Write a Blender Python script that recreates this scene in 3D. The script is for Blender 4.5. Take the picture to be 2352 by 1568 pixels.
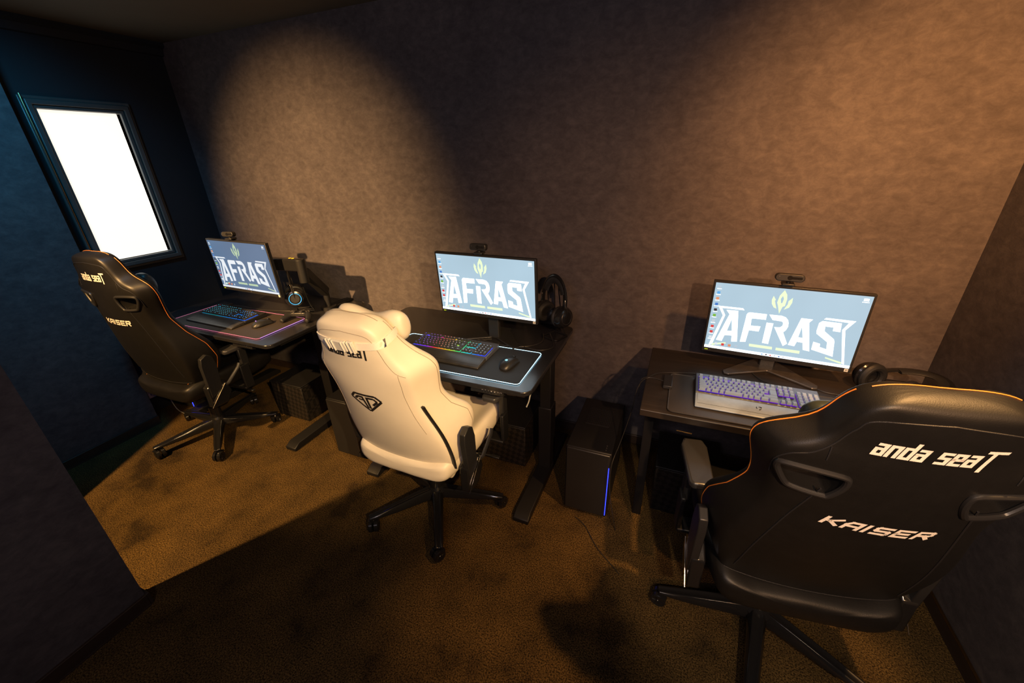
import bpy, bmesh, math, random
from mathutils import Vector, Matrix, geometry
from mathutils.bvhtree import BVHTree
random.seed(7)
for o in list(bpy.data.objects): bpy.data.objects.remove(o)
SC = bpy.context.scene
COL = SC.collection
PI = math.pi
# ------------------------------------------------------------------ camera
CAMZ = 1.66
cam_d = bpy.data.cameras.new('camera'); cam_d.sensor_width = 36; cam_d.lens = 36*927.7/2352; cam_d.clip_start = .02
cam = bpy.data.objects.new('camera', cam_d); COL.objects.link(cam)
yaw, pitch, roll = math.radians(-22.816), math.radians(24.725), math.radians(-1.60)
cy, sy, cp, sp = math.cos(yaw), math.sin(yaw), math.cos(pitch), math.sin(pitch)
fw = Vector((sy*cp, cy*cp, -sp)); rt0 = Vector((cy, -sy, 0)); up0 = rt0.cross(fw)
c_, s_ = math.cos(roll), math.sin(roll)
rt = c_*rt0 + s_*up0; up = -s_*rt0 + c_*up0
cam.matrix_world = Matrix(((rt.x, up.x, -fw.x, 0), (rt.y, up.y, -fw.y, 0), (rt.z, up.z, -fw.z, CAMZ), (0, 0, 0, 1)))
SC.camera = cam
# ------------------------------------------------------------------ world, exposure
SC.view_settings.view_transform = 'Standard'; SC.view_settings.look = 'None'
SC.view_settings.exposure = 0.0; SC.view_settings.gamma = 1.0; SC.view_settings.use_curve_mapping = False
w = bpy.data.worlds.new('world'); SC.world = w; w.use_nodes = True
w.node_tree.nodes['Background'].inputs[0].default_value = (.25, .32, .5, 1)
w.node_tree.nodes['Background'].inputs[1].default_value = 0.01
# ------------------------------------------------------------------ lights (ceiling spotlights, plus an added blue spot and an area fill)
def spot(name, loc, aim, power, color, angle, blend, size=.03):
    d = bpy.data.lights.new(name, 'SPOT'); d.energy = power; d.color = color; d.spot_size = math.radians(angle)
    d.spot_blend = blend; d.shadow_soft_size = size
    o = bpy.data.objects.new(name, d); COL.objects.link(o); o.location = loc
    o.rotation_euler = (Vector(aim)-Vector(loc)).to_track_quat('-Z', 'Y').to_euler()
    return o
WARM = (1.0, .56, .22)
spot('spotlight_corridor_wall', (-2.39, -.38, 2.27), (-2.28, 2.17, 1.33), 900, WARM, 47, 1.0)
spot('spotlight_corridor_floor', (-2.39, -.38, 2.27), (-2.05, .95, 0), 500, (1, .56, .2), 76, .6)
spot('spotlight_right_front', (1.0, -.43, 2.27), (-.96, 1.15, 1.0), 540, (1, .62, .26), 33, .8)
spot('spotlight_right_chair', (.50, -.55, 2.27), (.60, .92, .85), 110, (1, .74, .48), 38, .4)
spot('spotlight_right_wall', (.84, .88, 2.27), (.80, 2.17, 1.60), 270, (1, .44, .13), 79, 1.0)
spot('spotlight_right_wash', (1.0, -1.0, 2.27), (.0, 2.17, .78), 300, (1, .52, .24), 50, 1.0)
spot('spotlight_right_floor', (.84, .88, 2.27), (.12, 1.02, 0), 180, (1, .52, .18), 46, .6)
def area(name, loc, aim, power, color, sx, sy_):
    d = bpy.data.lights.new(name, 'AREA'); d.shape = 'RECTANGLE'; d.size = sx; d.size_y = sy_; d.energy = power; d.color = color
    o = bpy.data.objects.new(name, d); COL.objects.link(o); o.location = loc
    o.rotation_euler = (Vector(aim)-Vector(loc)).to_track_quat('-Z', 'Y').to_euler()
spot('blue_wall_fill', (-2.35, .75, 2.3), (-3.35, 1.0, 1.5), 55, (.05, .45, .85), 95, .8, .08)  # added unseen blue light to tint the left wall, has no fixture
area('room_fill_light', (-.2, -.9, 2.3), (-.4, 2.0, 1.6), 20, (.92, .78, .86), .8, .5)  # added fill that lifts the dim walls, not a fixture of the room

# ------------------------------------------------------------------ materials
def mat(name, col, rough=.6, metal=0, noise=0, nscale=8, bump=0, bscale=200, emit=None, estr=1, spec=.5, stretch=None, coat=0, sheen=0, col2=None):
    m = bpy.data.materials.new(name); m.use_nodes = True
    nt = m.node_tree; N = nt.nodes; L = nt.links; b = N['Principled BSDF']
    b.inputs['Base Color'].default_value = (*col, 1); b.inputs['Roughness'].default_value = rough
    b.inputs['Metallic'].default_value = metal; b.inputs['Specular IOR Level'].default_value = spec
    if coat: b.inputs['Coat Weight'].default_value = coat; b.inputs['Coat Roughness'].default_value = .08
    if sheen: b.inputs['Sheen Weight'].default_value = sheen
    tc = N.new('ShaderNodeTexCoord'); src = tc.outputs['Object']
    if stretch:
        mp = N.new('ShaderNodeMapping'); mp.inputs['Scale'].default_value = stretch; L.new(src, mp.inputs[0]); src = mp.outputs[0]
    # every surface carries at least a faint procedural variation
    nz = N.new('ShaderNodeTexNoise'); nz.inputs['Scale'].default_value = nscale; nz.inputs['Detail'].default_value = 8
    nz.inputs['Roughness'].default_value = .65; L.new(src, nz.inputs['Vector'])
    a = noise if noise else .06
    rp = N.new('ShaderNodeValToRGB'); c2 = col2 if col2 else col
    rp.color_ramp.elements[0].position = .3; rp.color_ramp.elements[1].position = .72
    rp.color_ramp.elements[0].color = (*[c*(1-a) for c in col], 1); rp.color_ramp.elements[1].color = (*[min(1, c*(1+a)) for c in c2], 1)
    L.new(nz.outputs['Fac'], rp.inputs[0]); L.new(rp.outputs[0], b.inputs['Base Color'])
    if bump:
        n2 = N.new('ShaderNodeTexNoise'); n2.inputs['Scale'].default_value = bscale; n2.inputs['Detail'].default_value = 3; L.new(src, n2.inputs['Vector'])
        bp = N.new('ShaderNodeBump'); bp.inputs['Strength'].default_value = bump; bp.inputs['Distance'].default_value = .002
        L.new(n2.outputs['Fac'], bp.inputs['Height']); L.new(bp.outputs[0], b.inputs['Normal'])
    if emit:
        b.inputs['Emission Color'].default_value = (*emit, 1); b.inputs['Emission Strength'].default_value = estr
    return m
def srgb(r, g, b):
    return tuple(((c/255)/12.92 if c <= 10 else (((c/255)+.055)/1.055)**2.4) for c in (r, g, b))
M = {}
def wallpaper():
    m = mat('mottled_wallpaper', (.17, .15, .15), .88, noise=.0)
    nt = m.node_tree; N = nt.nodes; L = nt.links; b = N['Principled BSDF']; tc = N['Texture Coordinate']
    def noise(sc, det, dist=0, mp=None):
        n = N.new('ShaderNodeTexNoise'); n.inputs['Scale'].default_value = sc; n.inputs['Detail'].default_value = det
        n.inputs['Roughness'].default_value = .7; n.inputs['Distortion'].default_value = dist
        L.new(mp if mp else tc.outputs['Object'], n.inputs['Vector']); return n
    mpn = N.new('ShaderNodeMapping'); mpn.inputs['Scale'].default_value = (1, 1, 1.5)
    L.new(tc.outputs['Object'], mpn.inputs[0])
    n1 = noise(3.2, 9, .5); n2 = noise(19, 11, .35, mpn.outputs[0]); n3 = noise(260, 2)
    mx = N.new('ShaderNodeMix'); mx.data_type = 'FLOAT'; mx.inputs[0].default_value = .6
    L.new(n1.outputs['Fac'], mx.inputs[2]); L.new(n2.outputs['Fac'], mx.inputs[3])
    rp = N.new('ShaderNodeValToRGB'); e = rp.color_ramp.elements
    e[0].position = .36; e[0].color = (.050, .043, .045, 1); e[1].position = .66; e[1].color = (.108, .094, .092, 1)
    k = rp.color_ramp.elements.new(.5); k.color = (.073, .063, .065, 1)
    L.new(mx.outputs[0], rp.inputs[0]); L.new(rp.outputs[0], b.inputs['Base Color'])
    ad = N.new('ShaderNodeMath'); ad.operation = 'MULTIPLY_ADD'; ad.inputs[1].default_value = .35
    L.new(n3.outputs['Fac'], ad.inputs[0]); L.new(n2.outputs['Fac'], ad.inputs[2])
    bp = N.new('ShaderNodeBump'); bp.inputs['Strength'].default_value = .35; bp.inputs['Distance'].default_value = .003
    L.new(ad.outputs[0], bp.inputs['Height']); L.new(bp.outputs[0], b.inputs['Normal'])
    b.inputs['Specular IOR Level'].default_value = .25
    return m
def carpet():
    m = mat('brown_carpet', (.2, .15, .1), .98)
    nt = m.node_tree; N = nt.nodes; L = nt.links; b = N['Principled BSDF']; tc = N['Texture Coordinate']
    def noise(sc, det, r=.6):
        n = N.new('ShaderNodeTexNoise'); n.inputs['Scale'].default_value = sc; n.inputs['Detail'].default_value = det; n.inputs['Roughness'].default_value = r
        L.new(tc.outputs['Object'], n.inputs['Vector']); return n
    n1 = noise(4.5, 6, .58); n2 = noise(190, 3)
    rp = N.new('ShaderNodeValToRGB'); e = rp.color_ramp.elements
    e[0].position = .34; e[0].color = (.026, .017, .008, 1); e[1].position = .66; e[1].color = (.085, .053, .018, 1)
    k = rp.color_ramp.elements.new(.44); k.color = (.055, .035, .013, 1)
    r2 = N.new('ShaderNodeValToRGB'); e = r2.color_ramp.elements; e[0].position = .38; e[0].color = (.25, .25, .25, 1); e[1].position = .62; e[1].color = (1.85, 1.8, 1.7, 1)
    L.new(n1.outputs['Fac'], rp.inputs[0]); L.new(n2.outputs['Fac'], r2.inputs[0])
    mx = N.new('ShaderNodeMix'); mx.data_type = 'RGBA'; mx.blend_type = 'MULTIPLY'; mx.inputs[0].default_value = 1
    L.new(rp.outputs[0], mx.inputs[6]); L.new(r2.outputs[0], mx.inputs[7]); L.new(mx.outputs[2], b.inputs['Base Color'])
    bp = N.new('ShaderNodeBump'); bp.inputs['Strength'].default_value = .8; bp.inputs['Distance'].default_value = .006
    L.new(n2.outputs['Fac'], bp.inputs['Height']); L.new(bp.outputs[0], b.inputs['Normal'])
    b.inputs['Specular IOR Level'].default_value = .1
    return m
M['wall'] = wallpaper(); M['carpet'] = carpet()
M['darkwall'] = mat('matte_black_wall_paint', (.010, .012, .015), .7, noise=.12, nscale=3, bump=.1)
M['ceil'] = mat('dark_ceiling_paint', (.13, .115, .085), .8, noise=.1, nscale=2, bump=.1)
M['base'] = mat('dark_brown_skirting', (.035, .022, .016), .45, noise=.25, nscale=20, stretch=(1, .1, 1))
M['frame'] = mat('black_window_frame', (.055, .058, .055), .32, noise=.1)
M['blackmetal'] = mat('black_powder_coated_steel', (.007, .007, .008), .5, spec=.35, bump=.08, bscale=500)
M['gloss'] = mat('glossy_black_plastic', (.010, .010, .011), .18)
M['plastic'] = mat('matte_black_plastic', (.013, .013, .014), .42, bump=.06, bscale=600)
M['desk1'] = mat('black_desk_laminate', (.014, .014, .016), .24, noise=.2, nscale=60, bump=.08, bscale=250, spec=1.0)
M['desk3'] = mat('dark_walnut_desk_board', (.020, .015, .012), .42, noise=.35, nscale=18, stretch=(.15, 2, 1), bump=.1)
M['pad'] = mat('black_mat_cloth', (.012, .012, .013), .6, bump=.2, bscale=900)
M['pad3'] = mat('brown_leatherette_mat', (.034, .027, .022), .5, bump=.15, bscale=700)
M['leather'] = mat('black_leather', (.0065, .0062, .0062), .46, spec=.35, noise=.15, nscale=30, bump=.12, bscale=420)
M['whiteleather'] = mat('cream_white_leather', (.72, .66, .56), .45, noise=.03, nscale=12, bump=.08, bscale=420)
M['stitch'] = mat('orange_thread', (.75, .22, .03), .5)
M['greystitch'] = mat('grey_thread', (.30, .25, .2), .7)
M['whiteprint'] = mat('white_embroidery', (.78, .74, .68), .6, bump=.4, bscale=700)
M['blackprint'] = mat('black_embroidery', (.012, .012, .014), .5, bump=.3, bscale=700)
M['strap'] = mat('white_webbing', (.8, .76, .70), .55, bump=.3, bscale=300)
M['whiteplastic'] = mat('white_plastic', (.62, .62, .60), .2)
M['chrome'] = mat('polished_steel', (.55, .5, .42), .2, 1)
M['greymetal'] = mat('grey_brushed_metal', (.16, .15, .145), .35, .8, noise=.2, nscale=30)
M['silver'] = mat('grey_anodised_case', (.10, .11, .14), .35, .5)
M['rest3'] = mat('leatherette_rest_painted_screenlight', (.36, .42, .48), .34, spec=.8, noise=.15, nscale=20, bump=.1)  # lightened cool grey: the monitor's light is put into the colour
M['rest'] = mat('black_leatherette_rest', (.03, .028, .026), .36, noise=.4, nscale=25, bump=.15)
M['armpad'] = mat('black_soft_armrest', (.03, .03, .032), .33, bump=.06, spec=.8)
M['sock'] = mat('cream_socket_plate', (.55, .5, .42), .4)
M['cable'] = mat('black_cable_rubber', (.02, .018, .016), .4)
M['cablew'] = mat('pale_cable_rubber', (.35, .36, .33), .4)
M['ear'] = mat('black_earpad_leather', (.012, .012, .013), .5, bump=.3, bscale=120)
M['gold'] = mat('brass_trim', (.5, .33, .14), .25, 1)
M['olive'] = mat('dark_olive_pillow_leather', (.035, .045, .04), .4, bump=.1)
M['yellow'] = mat('yellow_sticker', (.7, .5, .02), .5)
M['lime'] = mat('lime_lettering', (.3, .5, .02), .5, emit=(.35, .55, .02), estr=.35)
M['paper'] = mat('white_sticker', (.7, .7, .66), .6)
M['lamp'] = mat('lamp_lens', (1, .8, .5), .3, emit=(1, .7, .4), estr=6)
def weave():
    m = mat('woven_checker_panel', (.03, .03, .03), .5)
    nt = m.node_tree; N = nt.nodes; L = nt.links; b = N['Principled BSDF']
    ck = N.new('ShaderNodeTexChecker'); ck.inputs['Scale'].default_value = 42; ck.inputs[1].default_value = (.016, .013, .011, 1); ck.inputs[2].default_value = (.006, .0055, .005, 1)
    mp = N.new('ShaderNodeMapping'); mp.inputs['Rotation'].default_value = (0, .6, 0); mp.inputs['Location'].default_value = (.01, .007, .013)
    L.new(N['Texture Coordinate'].outputs['Object'], mp.inputs[0]); L.new(mp.outputs[0], ck.inputs[0]); L.new(ck.outputs[0], b.inputs['Base Color'])
    return m
M['weave'] = weave()
def glow(name, col, strength):
    return mat(name, tuple(c*.5 for c in col), .5, emit=col, estr=strength)
M['winglow'] = glow('backlit_window_panel', (1.0, .925, .80), 1.1)
M['led_blue'] = glow('blue_led_strip', (.03, .05, 1.0), 2.2)
M['led_white'] = glow('cool_white_led_edge', (.42, .78, 1.0), 5)
M['led_pink'] = glow('pink_led_edge', (.9, .25, .45), .75)
M['led_pinkv'] = glow('violet_led_edge', (.55, .3, 1.0), 1.0)
M['led_cyan'] = glow('cyan_led_ring', (.02, .35, .8), .9)
M['led_c'] = glow('cyan_led_logo', (.3, .8, 1.0), 1.2)
M['led_p'] = glow('violet_led_dot', (.5, .3, 1.0), .9)
def keymat(name, top, legend, estr):
    m = mat(name, top, .45)
    nt = m.node_tree; N = nt.nodes; L = nt.links; b = N['Principled BSDF']
    oi = N.new('ShaderNodeObjectInfo'); sx = N.new('ShaderNodeSeparateXYZ'); L.new(N['Texture Coordinate'].outputs['Object'], sx.inputs[0])
    def cmp(out, th, op):
        n = N.new('ShaderNodeMath'); n.operation = op; n.inputs[1].default_value = th; L.new(out, n.inputs[0]); return n.outputs[0]
    def ab(out):
        n = N.new('ShaderNodeMath'); n.operation = 'ABSOLUTE'; L.new(out, n.inputs[0]); return n.outputs[0]
    def mul(a, c):
        n = N.new('ShaderNodeMath'); n.operation = 'MULTIPLY'; L.new(a, n.inputs[0])
        if isinstance(c, float): n.inputs[1].default_value = c
        else: L.new(c, n.inputs[1])
        return n.outputs[0]
    ya = N.new('ShaderNodeMath'); ya.operation = 'SUBTRACT'; ya.inputs[1].default_value = .0022; L.new(sx.outputs['Y'], ya.inputs[0])
    k = mul(mul(cmp(ab(sx.outputs['X']), .0026, 'LESS_THAN'), cmp(ab(ya.outputs[0]), .0018, 'LESS_THAN')), cmp(sx.outputs['Z'], .0065, 'GREATER_THAN'))
    L.new(oi.outputs['Color'], b.inputs['Emission Color']); L.new(mul(k, float(estr)), b.inputs['Emission Strength'])
    return m
M['key_lit'] = keymat('black_keycap_lit_legend', (.02, .022, .026), None, 1.6)
M['key_screenlight'] = keymat('keycap_painted_screenlight', (.46, .53, .62), None, .0)  # pale blue-grey tops carry the screen's cool light in their base colour
M['key_dark2'] = keymat('dark_keycap_rainbow_legend', (.035, .04, .045), None, 1.2)
def deckmat(name, kind):
    m = mat(name, (.01, .01, .012), .5)
    nt = m.node_tree; N = nt.nodes; L = nt.links; b = N['Principled BSDF']
    sx = N.new('ShaderNodeSeparateXYZ'); L.new(N['Texture Coordinate'].outputs['Object'], sx.inputs[0])
    mr = N.new('ShaderNodeMapRange'); mr.inputs[1].default_value = -.215; mr.inputs[2].default_value = .215; L.new(sx.outputs['X'], mr.inputs[0])
    rp = N.new('ShaderNodeValToRGB'); L.new(mr.outputs[0], rp.inputs[0]); cr = rp.color_ramp
    pts = {'rainbow': [(0, (.02, .05, 1)), (.2, (.25, .03, .9)), (.3, (1, .02, .05)), (.42, (1, .35, .02)), (.52, (.7, .7, .02)), (.62, (.05, .8, .15)), (.75, (.02, .7, .7)), (.88, (.02, .15, 1)), (1, (.02, .05, 1))],
           'violet': [(0, (.12, .03, .9)), (.5, (.3, .03, .9)), (1, (.25, .02, .9))],
           'cyan': [(0, (.01, .25, .5)), (.3, (.01, .3, .3)), (.6, (.01, .25, .8)), (1, (.01, .15, 1))]}[kind]
    cr.elements[0].position = pts[0][0]; cr.elements[0].color = (*pts[0][1], 1); cr.elements[1].position = pts[-1][0]; cr.elements[1].color = (*pts[-1][1], 1)
    for p, c in pts[1:-1]:
        e = cr.elements.new(p); e.color = (*c, 1)
    L.new(rp.outputs[0], b.inputs['Emission Color']); b.inputs['Emission Strength'].default_value = {'rainbow': 1.0, 'violet': .45, 'cyan': .7}[kind]
    return m
M['deck_rainbow'] = deckmat('rainbow_backlight', 'rainbow'); M['deck_violet'] = deckmat('violet_backlight', 'violet'); M['deck_cyan'] = deckmat('cyan_backlight', 'cyan')
def emis(name, col, s=1.0):
    m = bpy.data.materials.new(name); m.use_nodes = True; nt = m.node_tree; b = nt.nodes['Principled BSDF']
    b.inputs['Base Color'].default_value = (.02, .02, .02, 1); b.inputs['Roughness'].default_value = .3
    nz = nt.nodes.new('ShaderNodeTexNoise'); nz.inputs['Scale'].default_value = 3
    tc = nt.nodes.new('ShaderNodeTexCoord'); nt.links.new(tc.outputs['Object'], nz.inputs['Vector'])
    rp = nt.nodes.new('ShaderNodeValToRGB'); rp.color_ramp.elements[0].position = .3; rp.color_ramp.elements[1].position = .7
    rp.color_ramp.elements[0].color = (*[c*.93 for c in col], 1); rp.color_ramp.elements[1].color = (*[c*1.05 for c in col], 1)
    nt.links.new(nz.outputs['Fac'], rp.inputs[0]); nt.links.new(rp.outputs[0], b.inputs['Emission Color'])
    b.inputs['Emission Strength'].default_value = s
    return m

# ------------------------------------------------------------------ mesh helpers
class MB:
    def __init__(s): s.v = []; s.f = []
    def add(s, vs, fs, T=None):
        n = len(s.v)
        for p in vs:
            p = Vector(p); s.v.append(T @ p if T is not None else p)
        for f in fs: s.f.append([i+n for i in f])
        return s
    def box(s, c, d, R=None):
        x, y, z = [k/2 for k in d]
        vs = [(-x,-y,-z),(x,-y,-z),(x,y,-z),(-x,y,-z),(-x,-y,z),(x,-y,z),(x,y,z),(-x,y,z)]
        T = Matrix.Translation(c) @ (R.to_4x4() if R else Matrix.Identity(4))
        return s.add(vs, [(0,3,2,1),(4,5,6,7),(0,1,5,4),(1,2,6,5),(2,3,7,6),(3,0,4,7)], T)
    def prism(s, poly, z0, z1, T=None):       # poly in xy, extruded in z
        n = len(poly); vs = [(p[0], p[1], z0) for p in poly]+[(p[0], p[1], z1) for p in poly]
        a = sum(poly[i][0]*poly[(i+1) % n][1]-poly[(i+1) % n][0]*poly[i][1] for i in range(n))
        fs = [list(range(n))[::-1], list(range(n, 2*n))]+[[i, (i+1) % n, n+(i+1) % n, n+i] for i in range(n)]
        if a < 0: fs = [f[::-1] for f in fs]
        return s.add(vs, fs, T)
    def lathe(s, prof, seg=24, T=None, cap=True):  # prof: (r, z)
        vs = []; fs = []
        for r, z in prof:
            for i in range(seg): a = 2*PI*i/seg; vs.append((r*math.cos(a), r*math.sin(a), z))
        for j in range(len(prof)-1):
            for i in range(seg): fs.append([j*seg+i, j*seg+(i+1) % seg, (j+1)*seg+(i+1) % seg, (j+1)*seg+i])
        if cap:
            fs.append(list(range(seg))[::-1]); k = (len(prof)-1)*seg; fs.append([k+i for i in range(seg)])
        return s.add(vs, fs, T)
    def cyl(s, a, b, r, r2=None, seg=16):
        a = Vector(a); b = Vector(b); d = b-a
        T = Matrix.Translation(a) @ d.to_track_quat('Z', 'Y').to_matrix().to_4x4()
        return s.lathe([(r, 0), (r if r2 is None else r2, d.length)], seg, T)
    def tube(s, pts, r, seg=8, closed=False, rb=None):
        pts = [Vector(p) for p in pts]; n = len(pts); vs = []; fs = []; ref = None
        for i in range(n):
            if closed: t = pts[(i+1) % n]-pts[i-1]
            else: t = pts[min(i+1, n-1)]-pts[max(i-1, 0)]
            t.normalize()
            if ref is None: ref = Vector((0, 0, 1)) if abs(t.z) < .9 else Vector((1, 0, 0))
            u = t.cross(ref)
            if u.length < 1e-6: u = t.orthogonal()
            u.normalize(); v2 = u.cross(t).normalized(); ref = v2
            rr = r(i/(n-1)) if callable(r) else r
            for k in range(seg):
                a = 2*PI*k/seg; vs.append(pts[i]+u*math.cos(a)*rr+v2*math.sin(a)*(rb if rb else rr))
        m = n if closed else n-1
        for i in range(m):
            for k in range(seg):
                j = (i+1) % n; fs.append([i*seg+k, i*seg+(k+1) % seg, j*seg+(k+1) % seg, j*seg+k])
        if not closed: fs.append(list(range(seg))[::-1]); fs.append([(n-1)*seg+k for k in range(seg)])
        return s.add(vs, fs)
    def loft(s, rings, closed_ends=True, T=None):
        n = len(rings[0]); vs = [p for r in rings for p in r]; fs = []
        for j in range(len(rings)-1):
            for i in range(n): fs.append([j*n+i, j*n+(i+1) % n, (j+1)*n+(i+1) % n, (j+1)*n+i])
        if closed_ends: fs.append(list(range(n))[::-1]); fs.append([(len(rings)-1)*n+i for i in range(n)])
        return s.add(vs, fs, T)
    def build(s, name, m, parent=None, bevel=0, bseg=2, sub=0, smooth=35, T=None, base=None):
        me = bpy.data.meshes.new(name)
        vs = s.v if T is None else [T @ p for p in s.v]
        if base is None and parent is None and T is None:
            xs = [p.x for p in vs]; ys = [p.y for p in vs]; zs = [p.z for p in vs]
            base = Vector(((min(xs)+max(xs))/2, (min(ys)+max(ys))/2, min(zs)))
        if base is None: base = Vector((0, 0, 0))
        me.from_pydata([p-Vector(base) for p in vs], [], s.f); me.update()
        bm = bmesh.new(); bm.from_mesh(me); bmesh.ops.recalc_face_normals(bm, faces=bm.faces); bm.to_mesh(me); bm.free()
        me.materials.append(m)
        o = bpy.data.objects.new(name, me); COL.objects.link(o); o.location = base
        if parent: o.parent = parent
        if bevel:
            md = o.modifiers.new('bevel', 'BEVEL'); md.width = bevel; md.segments = bseg; md.limit_method = 'ANGLE'; md.angle_limit = math.radians(40); md.harden_normals = False
        if sub:
            md = o.modifiers.new('subdivision', 'SUBSURF'); md.levels = sub; md.render_levels = sub
        if smooth:
            for p in me.polygons: p.use_smooth = True
            if not sub: me.set_sharp_from_angle(angle=math.radians(smooth))
        return o
def catmull(pts, k=8, closed=False):
    P = [Vector(p) for p in pts]; n = len(P); out = []
    for i in range(n if closed else n-1):
        p0 = P[i-1] if (closed or i > 0) else P[0]; p1 = P[i]; p2 = P[(i+1) % n]; p3 = P[(i+2) % n] if (closed or i+2 < n) else P[-1]
        for j in range(k):
            t = j/k; out.append(.5*((2*p1)+(-p0+p2)*t+(2*p0-5*p1+4*p2-p3)*t*t+(-p0+3*p1-3*p2+p3)*t**3))
    if not closed: out.append(P[-1])
    return out
def rrect(x0, y0, x1, y1, r, k=5):
    out = []
    for cx, cy2, a0 in ((x1-r, y0+r, -90), (x1-r, y1-r, 0), (x0+r, y1-r, 90), (x0+r, y0+r, 180)):
        for i in range(k+1):
            a = math.radians(a0+90*i/k); out.append((cx+r*math.cos(a), cy2+r*math.sin(a)))
    return out
def tag(o, label=None, cat=None, group=None, kind=None):
    if label: o['label'] = label
    if cat: o['category'] = cat
    if group: o['group'] = group
    if kind: o['kind'] = kind
    return o
def empty(name, loc, rz=0, label=None, cat=None, group=None):
    o = bpy.data.objects.new(name, None); COL.objects.link(o); o.location = loc; o.rotation_euler = (0, 0, rz); o.empty_display_size = .05
    return tag(o, label, cat, group)
def struct(o): o['kind'] = 'structure'; return o
def Rz(a): return Matrix.Rotation(a, 3, 'Z')
def Rx(a): return Matrix.Rotation(a, 3, 'X')
def Ry(a): return Matrix.Rotation(a, 3, 'Y')
def TR(loc, R=None): return Matrix.Translation(loc) @ (R.to_4x4() if R else Matrix.Identity(4))

# ------------------------------------------------------------------ the room
WY, WXR, WXL, WXB, WXP = 2.17, 1.108, -3.43, -3.25, -1.845
HC = 2.40
struct(MB().box((-1.2, .1, -.05), (5.4, 4.5, .1)).build('floor', M['carpet'], smooth=0))
struct(MB().box((-1.2, .1, HC+.05), (5.4, 4.5, .1)).build('ceiling', M['ceil'], smooth=0))
struct(MB().box(((WXL+WXR)/2, WY+.05, HC/2), (WXR-WXL+.2, .1, HC)).build('wall_back', M['wall'], smooth=0))
struct(MB().box((WXR+.05, .085, HC/2), (.1, 4.17, HC)).build('wall_right', M['wall'], smooth=0))
struct(MB().box((-1.1, -2.05, HC/2), (5.0, .1, HC)).build('wall_rear', M['wall'], smooth=0))
# left wall section tinted by the added blue spot, ends at y = 1.237; the window wall stands 18 cm further out
struct(MB().box((WXB-.14, -.382, HC/2), (.28, 3.236, HC)).build('wall_left', M['wall'], smooth=0))
wy0, wy1, wz0, wz1 = 1.395, 1.79, 1.095, 1.965
mw = MB()
mw.box((WXL-.05, (1.237+wy0)/2, HC/2), (.1, wy0-1.237, HC)); mw.box((WXL-.05, (WY+wy1)/2, HC/2), (.1, WY-wy1, HC))
mw.box((WXL-.05, (wy0+wy1)/2, wz0/2), (.1, wy1-wy0, wz0)); mw.box((WXL-.05, (wy0+wy1)/2, (HC+wz1)/2), (.1, wy1-wy0, HC-wz1))
struct(mw.build('wall_far_left', M['darkwall'], smooth=0))
# partition that ends in the corner near the camera, and its doorway's other jamb
struct(MB().box((WXP-.05, -.795, HC/2), (.1, 2.41, HC)).build('wall_partition', M['wall'], smooth=0))
struct(MB().box((-3.005, .36, HC/2), (.49, .1, HC)).build('wall_jamb', M['wall'], smooth=0))
# skirtings
def skirt(name, x, y0, y1, s, end=False):
    m = MB().box((x+s*.006, (y0+y1)/2, .03), (.012, y1-y0, .06))
    return struct(m.build(name, M['base'], bevel=.002))
skirt('baseboard_left', WXB, .41, 1.237, 1); skirt('baseboard_right', WXR, -2.0, WY, -1); skirt('baseboard_partition', WXP, -2.0, .41, 1)
struct(MB().box((WXP-.045, .416, .03), (.11, .012, .06)).build('baseboard_partition_end', M['base'], bevel=.002))
struct(MB().box(((WXL+WXR)/2, WY-.006, .03), (WXR-WXL, .012, .06)).build('baseboard_back', M['base'], bevel=.002))
# brass line on the skirting tops
for nm, x, y0, y1 in (('trim_1', WXB+.0135, .41, 1.237), ('trim_2', WXP+.0135, -2., .41)):
    struct(MB().box((x, (y0+y1)/2, .003), (.003, y1-y0, .006)).build(nm, M['base'], smooth=0))
struct(MB().box((WXR-.0085, .08, .0625), (.008, 4.1, .003)).build('trim_3', M['gold'], smooth=0))
# ceiling cornice on the window wall
tc_ = MB(); tc_.prism([(0, 0), (.05, 0), (.05, -.02), (.03, -.035), (.018, -.07), (0, -.075)], 0, WY-1.237, TR((WXL, WY, HC), Matrix(((1, 0, 0), (0, 0, -1), (0, 1, 0)))))
struct(tc_.build('trim_4', M['darkwall'], smooth=0))
# window: moulded frame with a backlit milky pane
def framering(y0, y1, z0, z1, w_, d0, d1, x):
    m = MB(); o = [(y0-w_, z0-w_), (y1+w_, z0-w_), (y1+w_, z1+w_), (y0-w_, z1+w_)]; i = [(y0, z0), (y1, z0), (y1, z1), (y0, z1)]
    vs = [(x+d0, *p) for p in o]+[(x+d1, *p) for p in o]+[(x+d1, *p) for p in i]+[(x+d0, *p) for p in i]
    fs = []
    for k in range(4):
        l = (k+1) % 4
        fs += [[k, l, 4+l, 4+k], [4+k, 4+l, 8+l, 8+k], [8+k, 8+l, 12+l, 12+k], [12+k, 12+l, l, k]]
    m.add(vs, fs); return m
win = struct(framering(wy0, wy1, wz0, wz1, .018, -.06, .022, WXL).build('window_1', M['frame'], bevel=.004))
r2 = framering(wy0-.018, wy1+.018, wz0-.018, wz1+.018, .026, 0, .040, WXL); r2.add(*[(lambda m: (m.v, m.f))(framering(wy0-.044, wy1+.044, wz0-.044, wz1+.044, .018, 0, .024, WXL))][0])
wf = r2.build('window_frame', M['frame'], bevel=.005, bseg=3); struct(wf)
wf.parent = win; wf.matrix_parent_inverse = Matrix.Translation(-win.location)
pn = struct(MB().box((WXL-.035, (wy0+wy1)/2, (wz0+wz1)/2), (.006, wy1-wy0, wz1-wz0)).build('window_pane', M['winglow'], smooth=0))
pn.parent = win; pn.matrix_parent_inverse = Matrix.Translation(-win.location)
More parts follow.
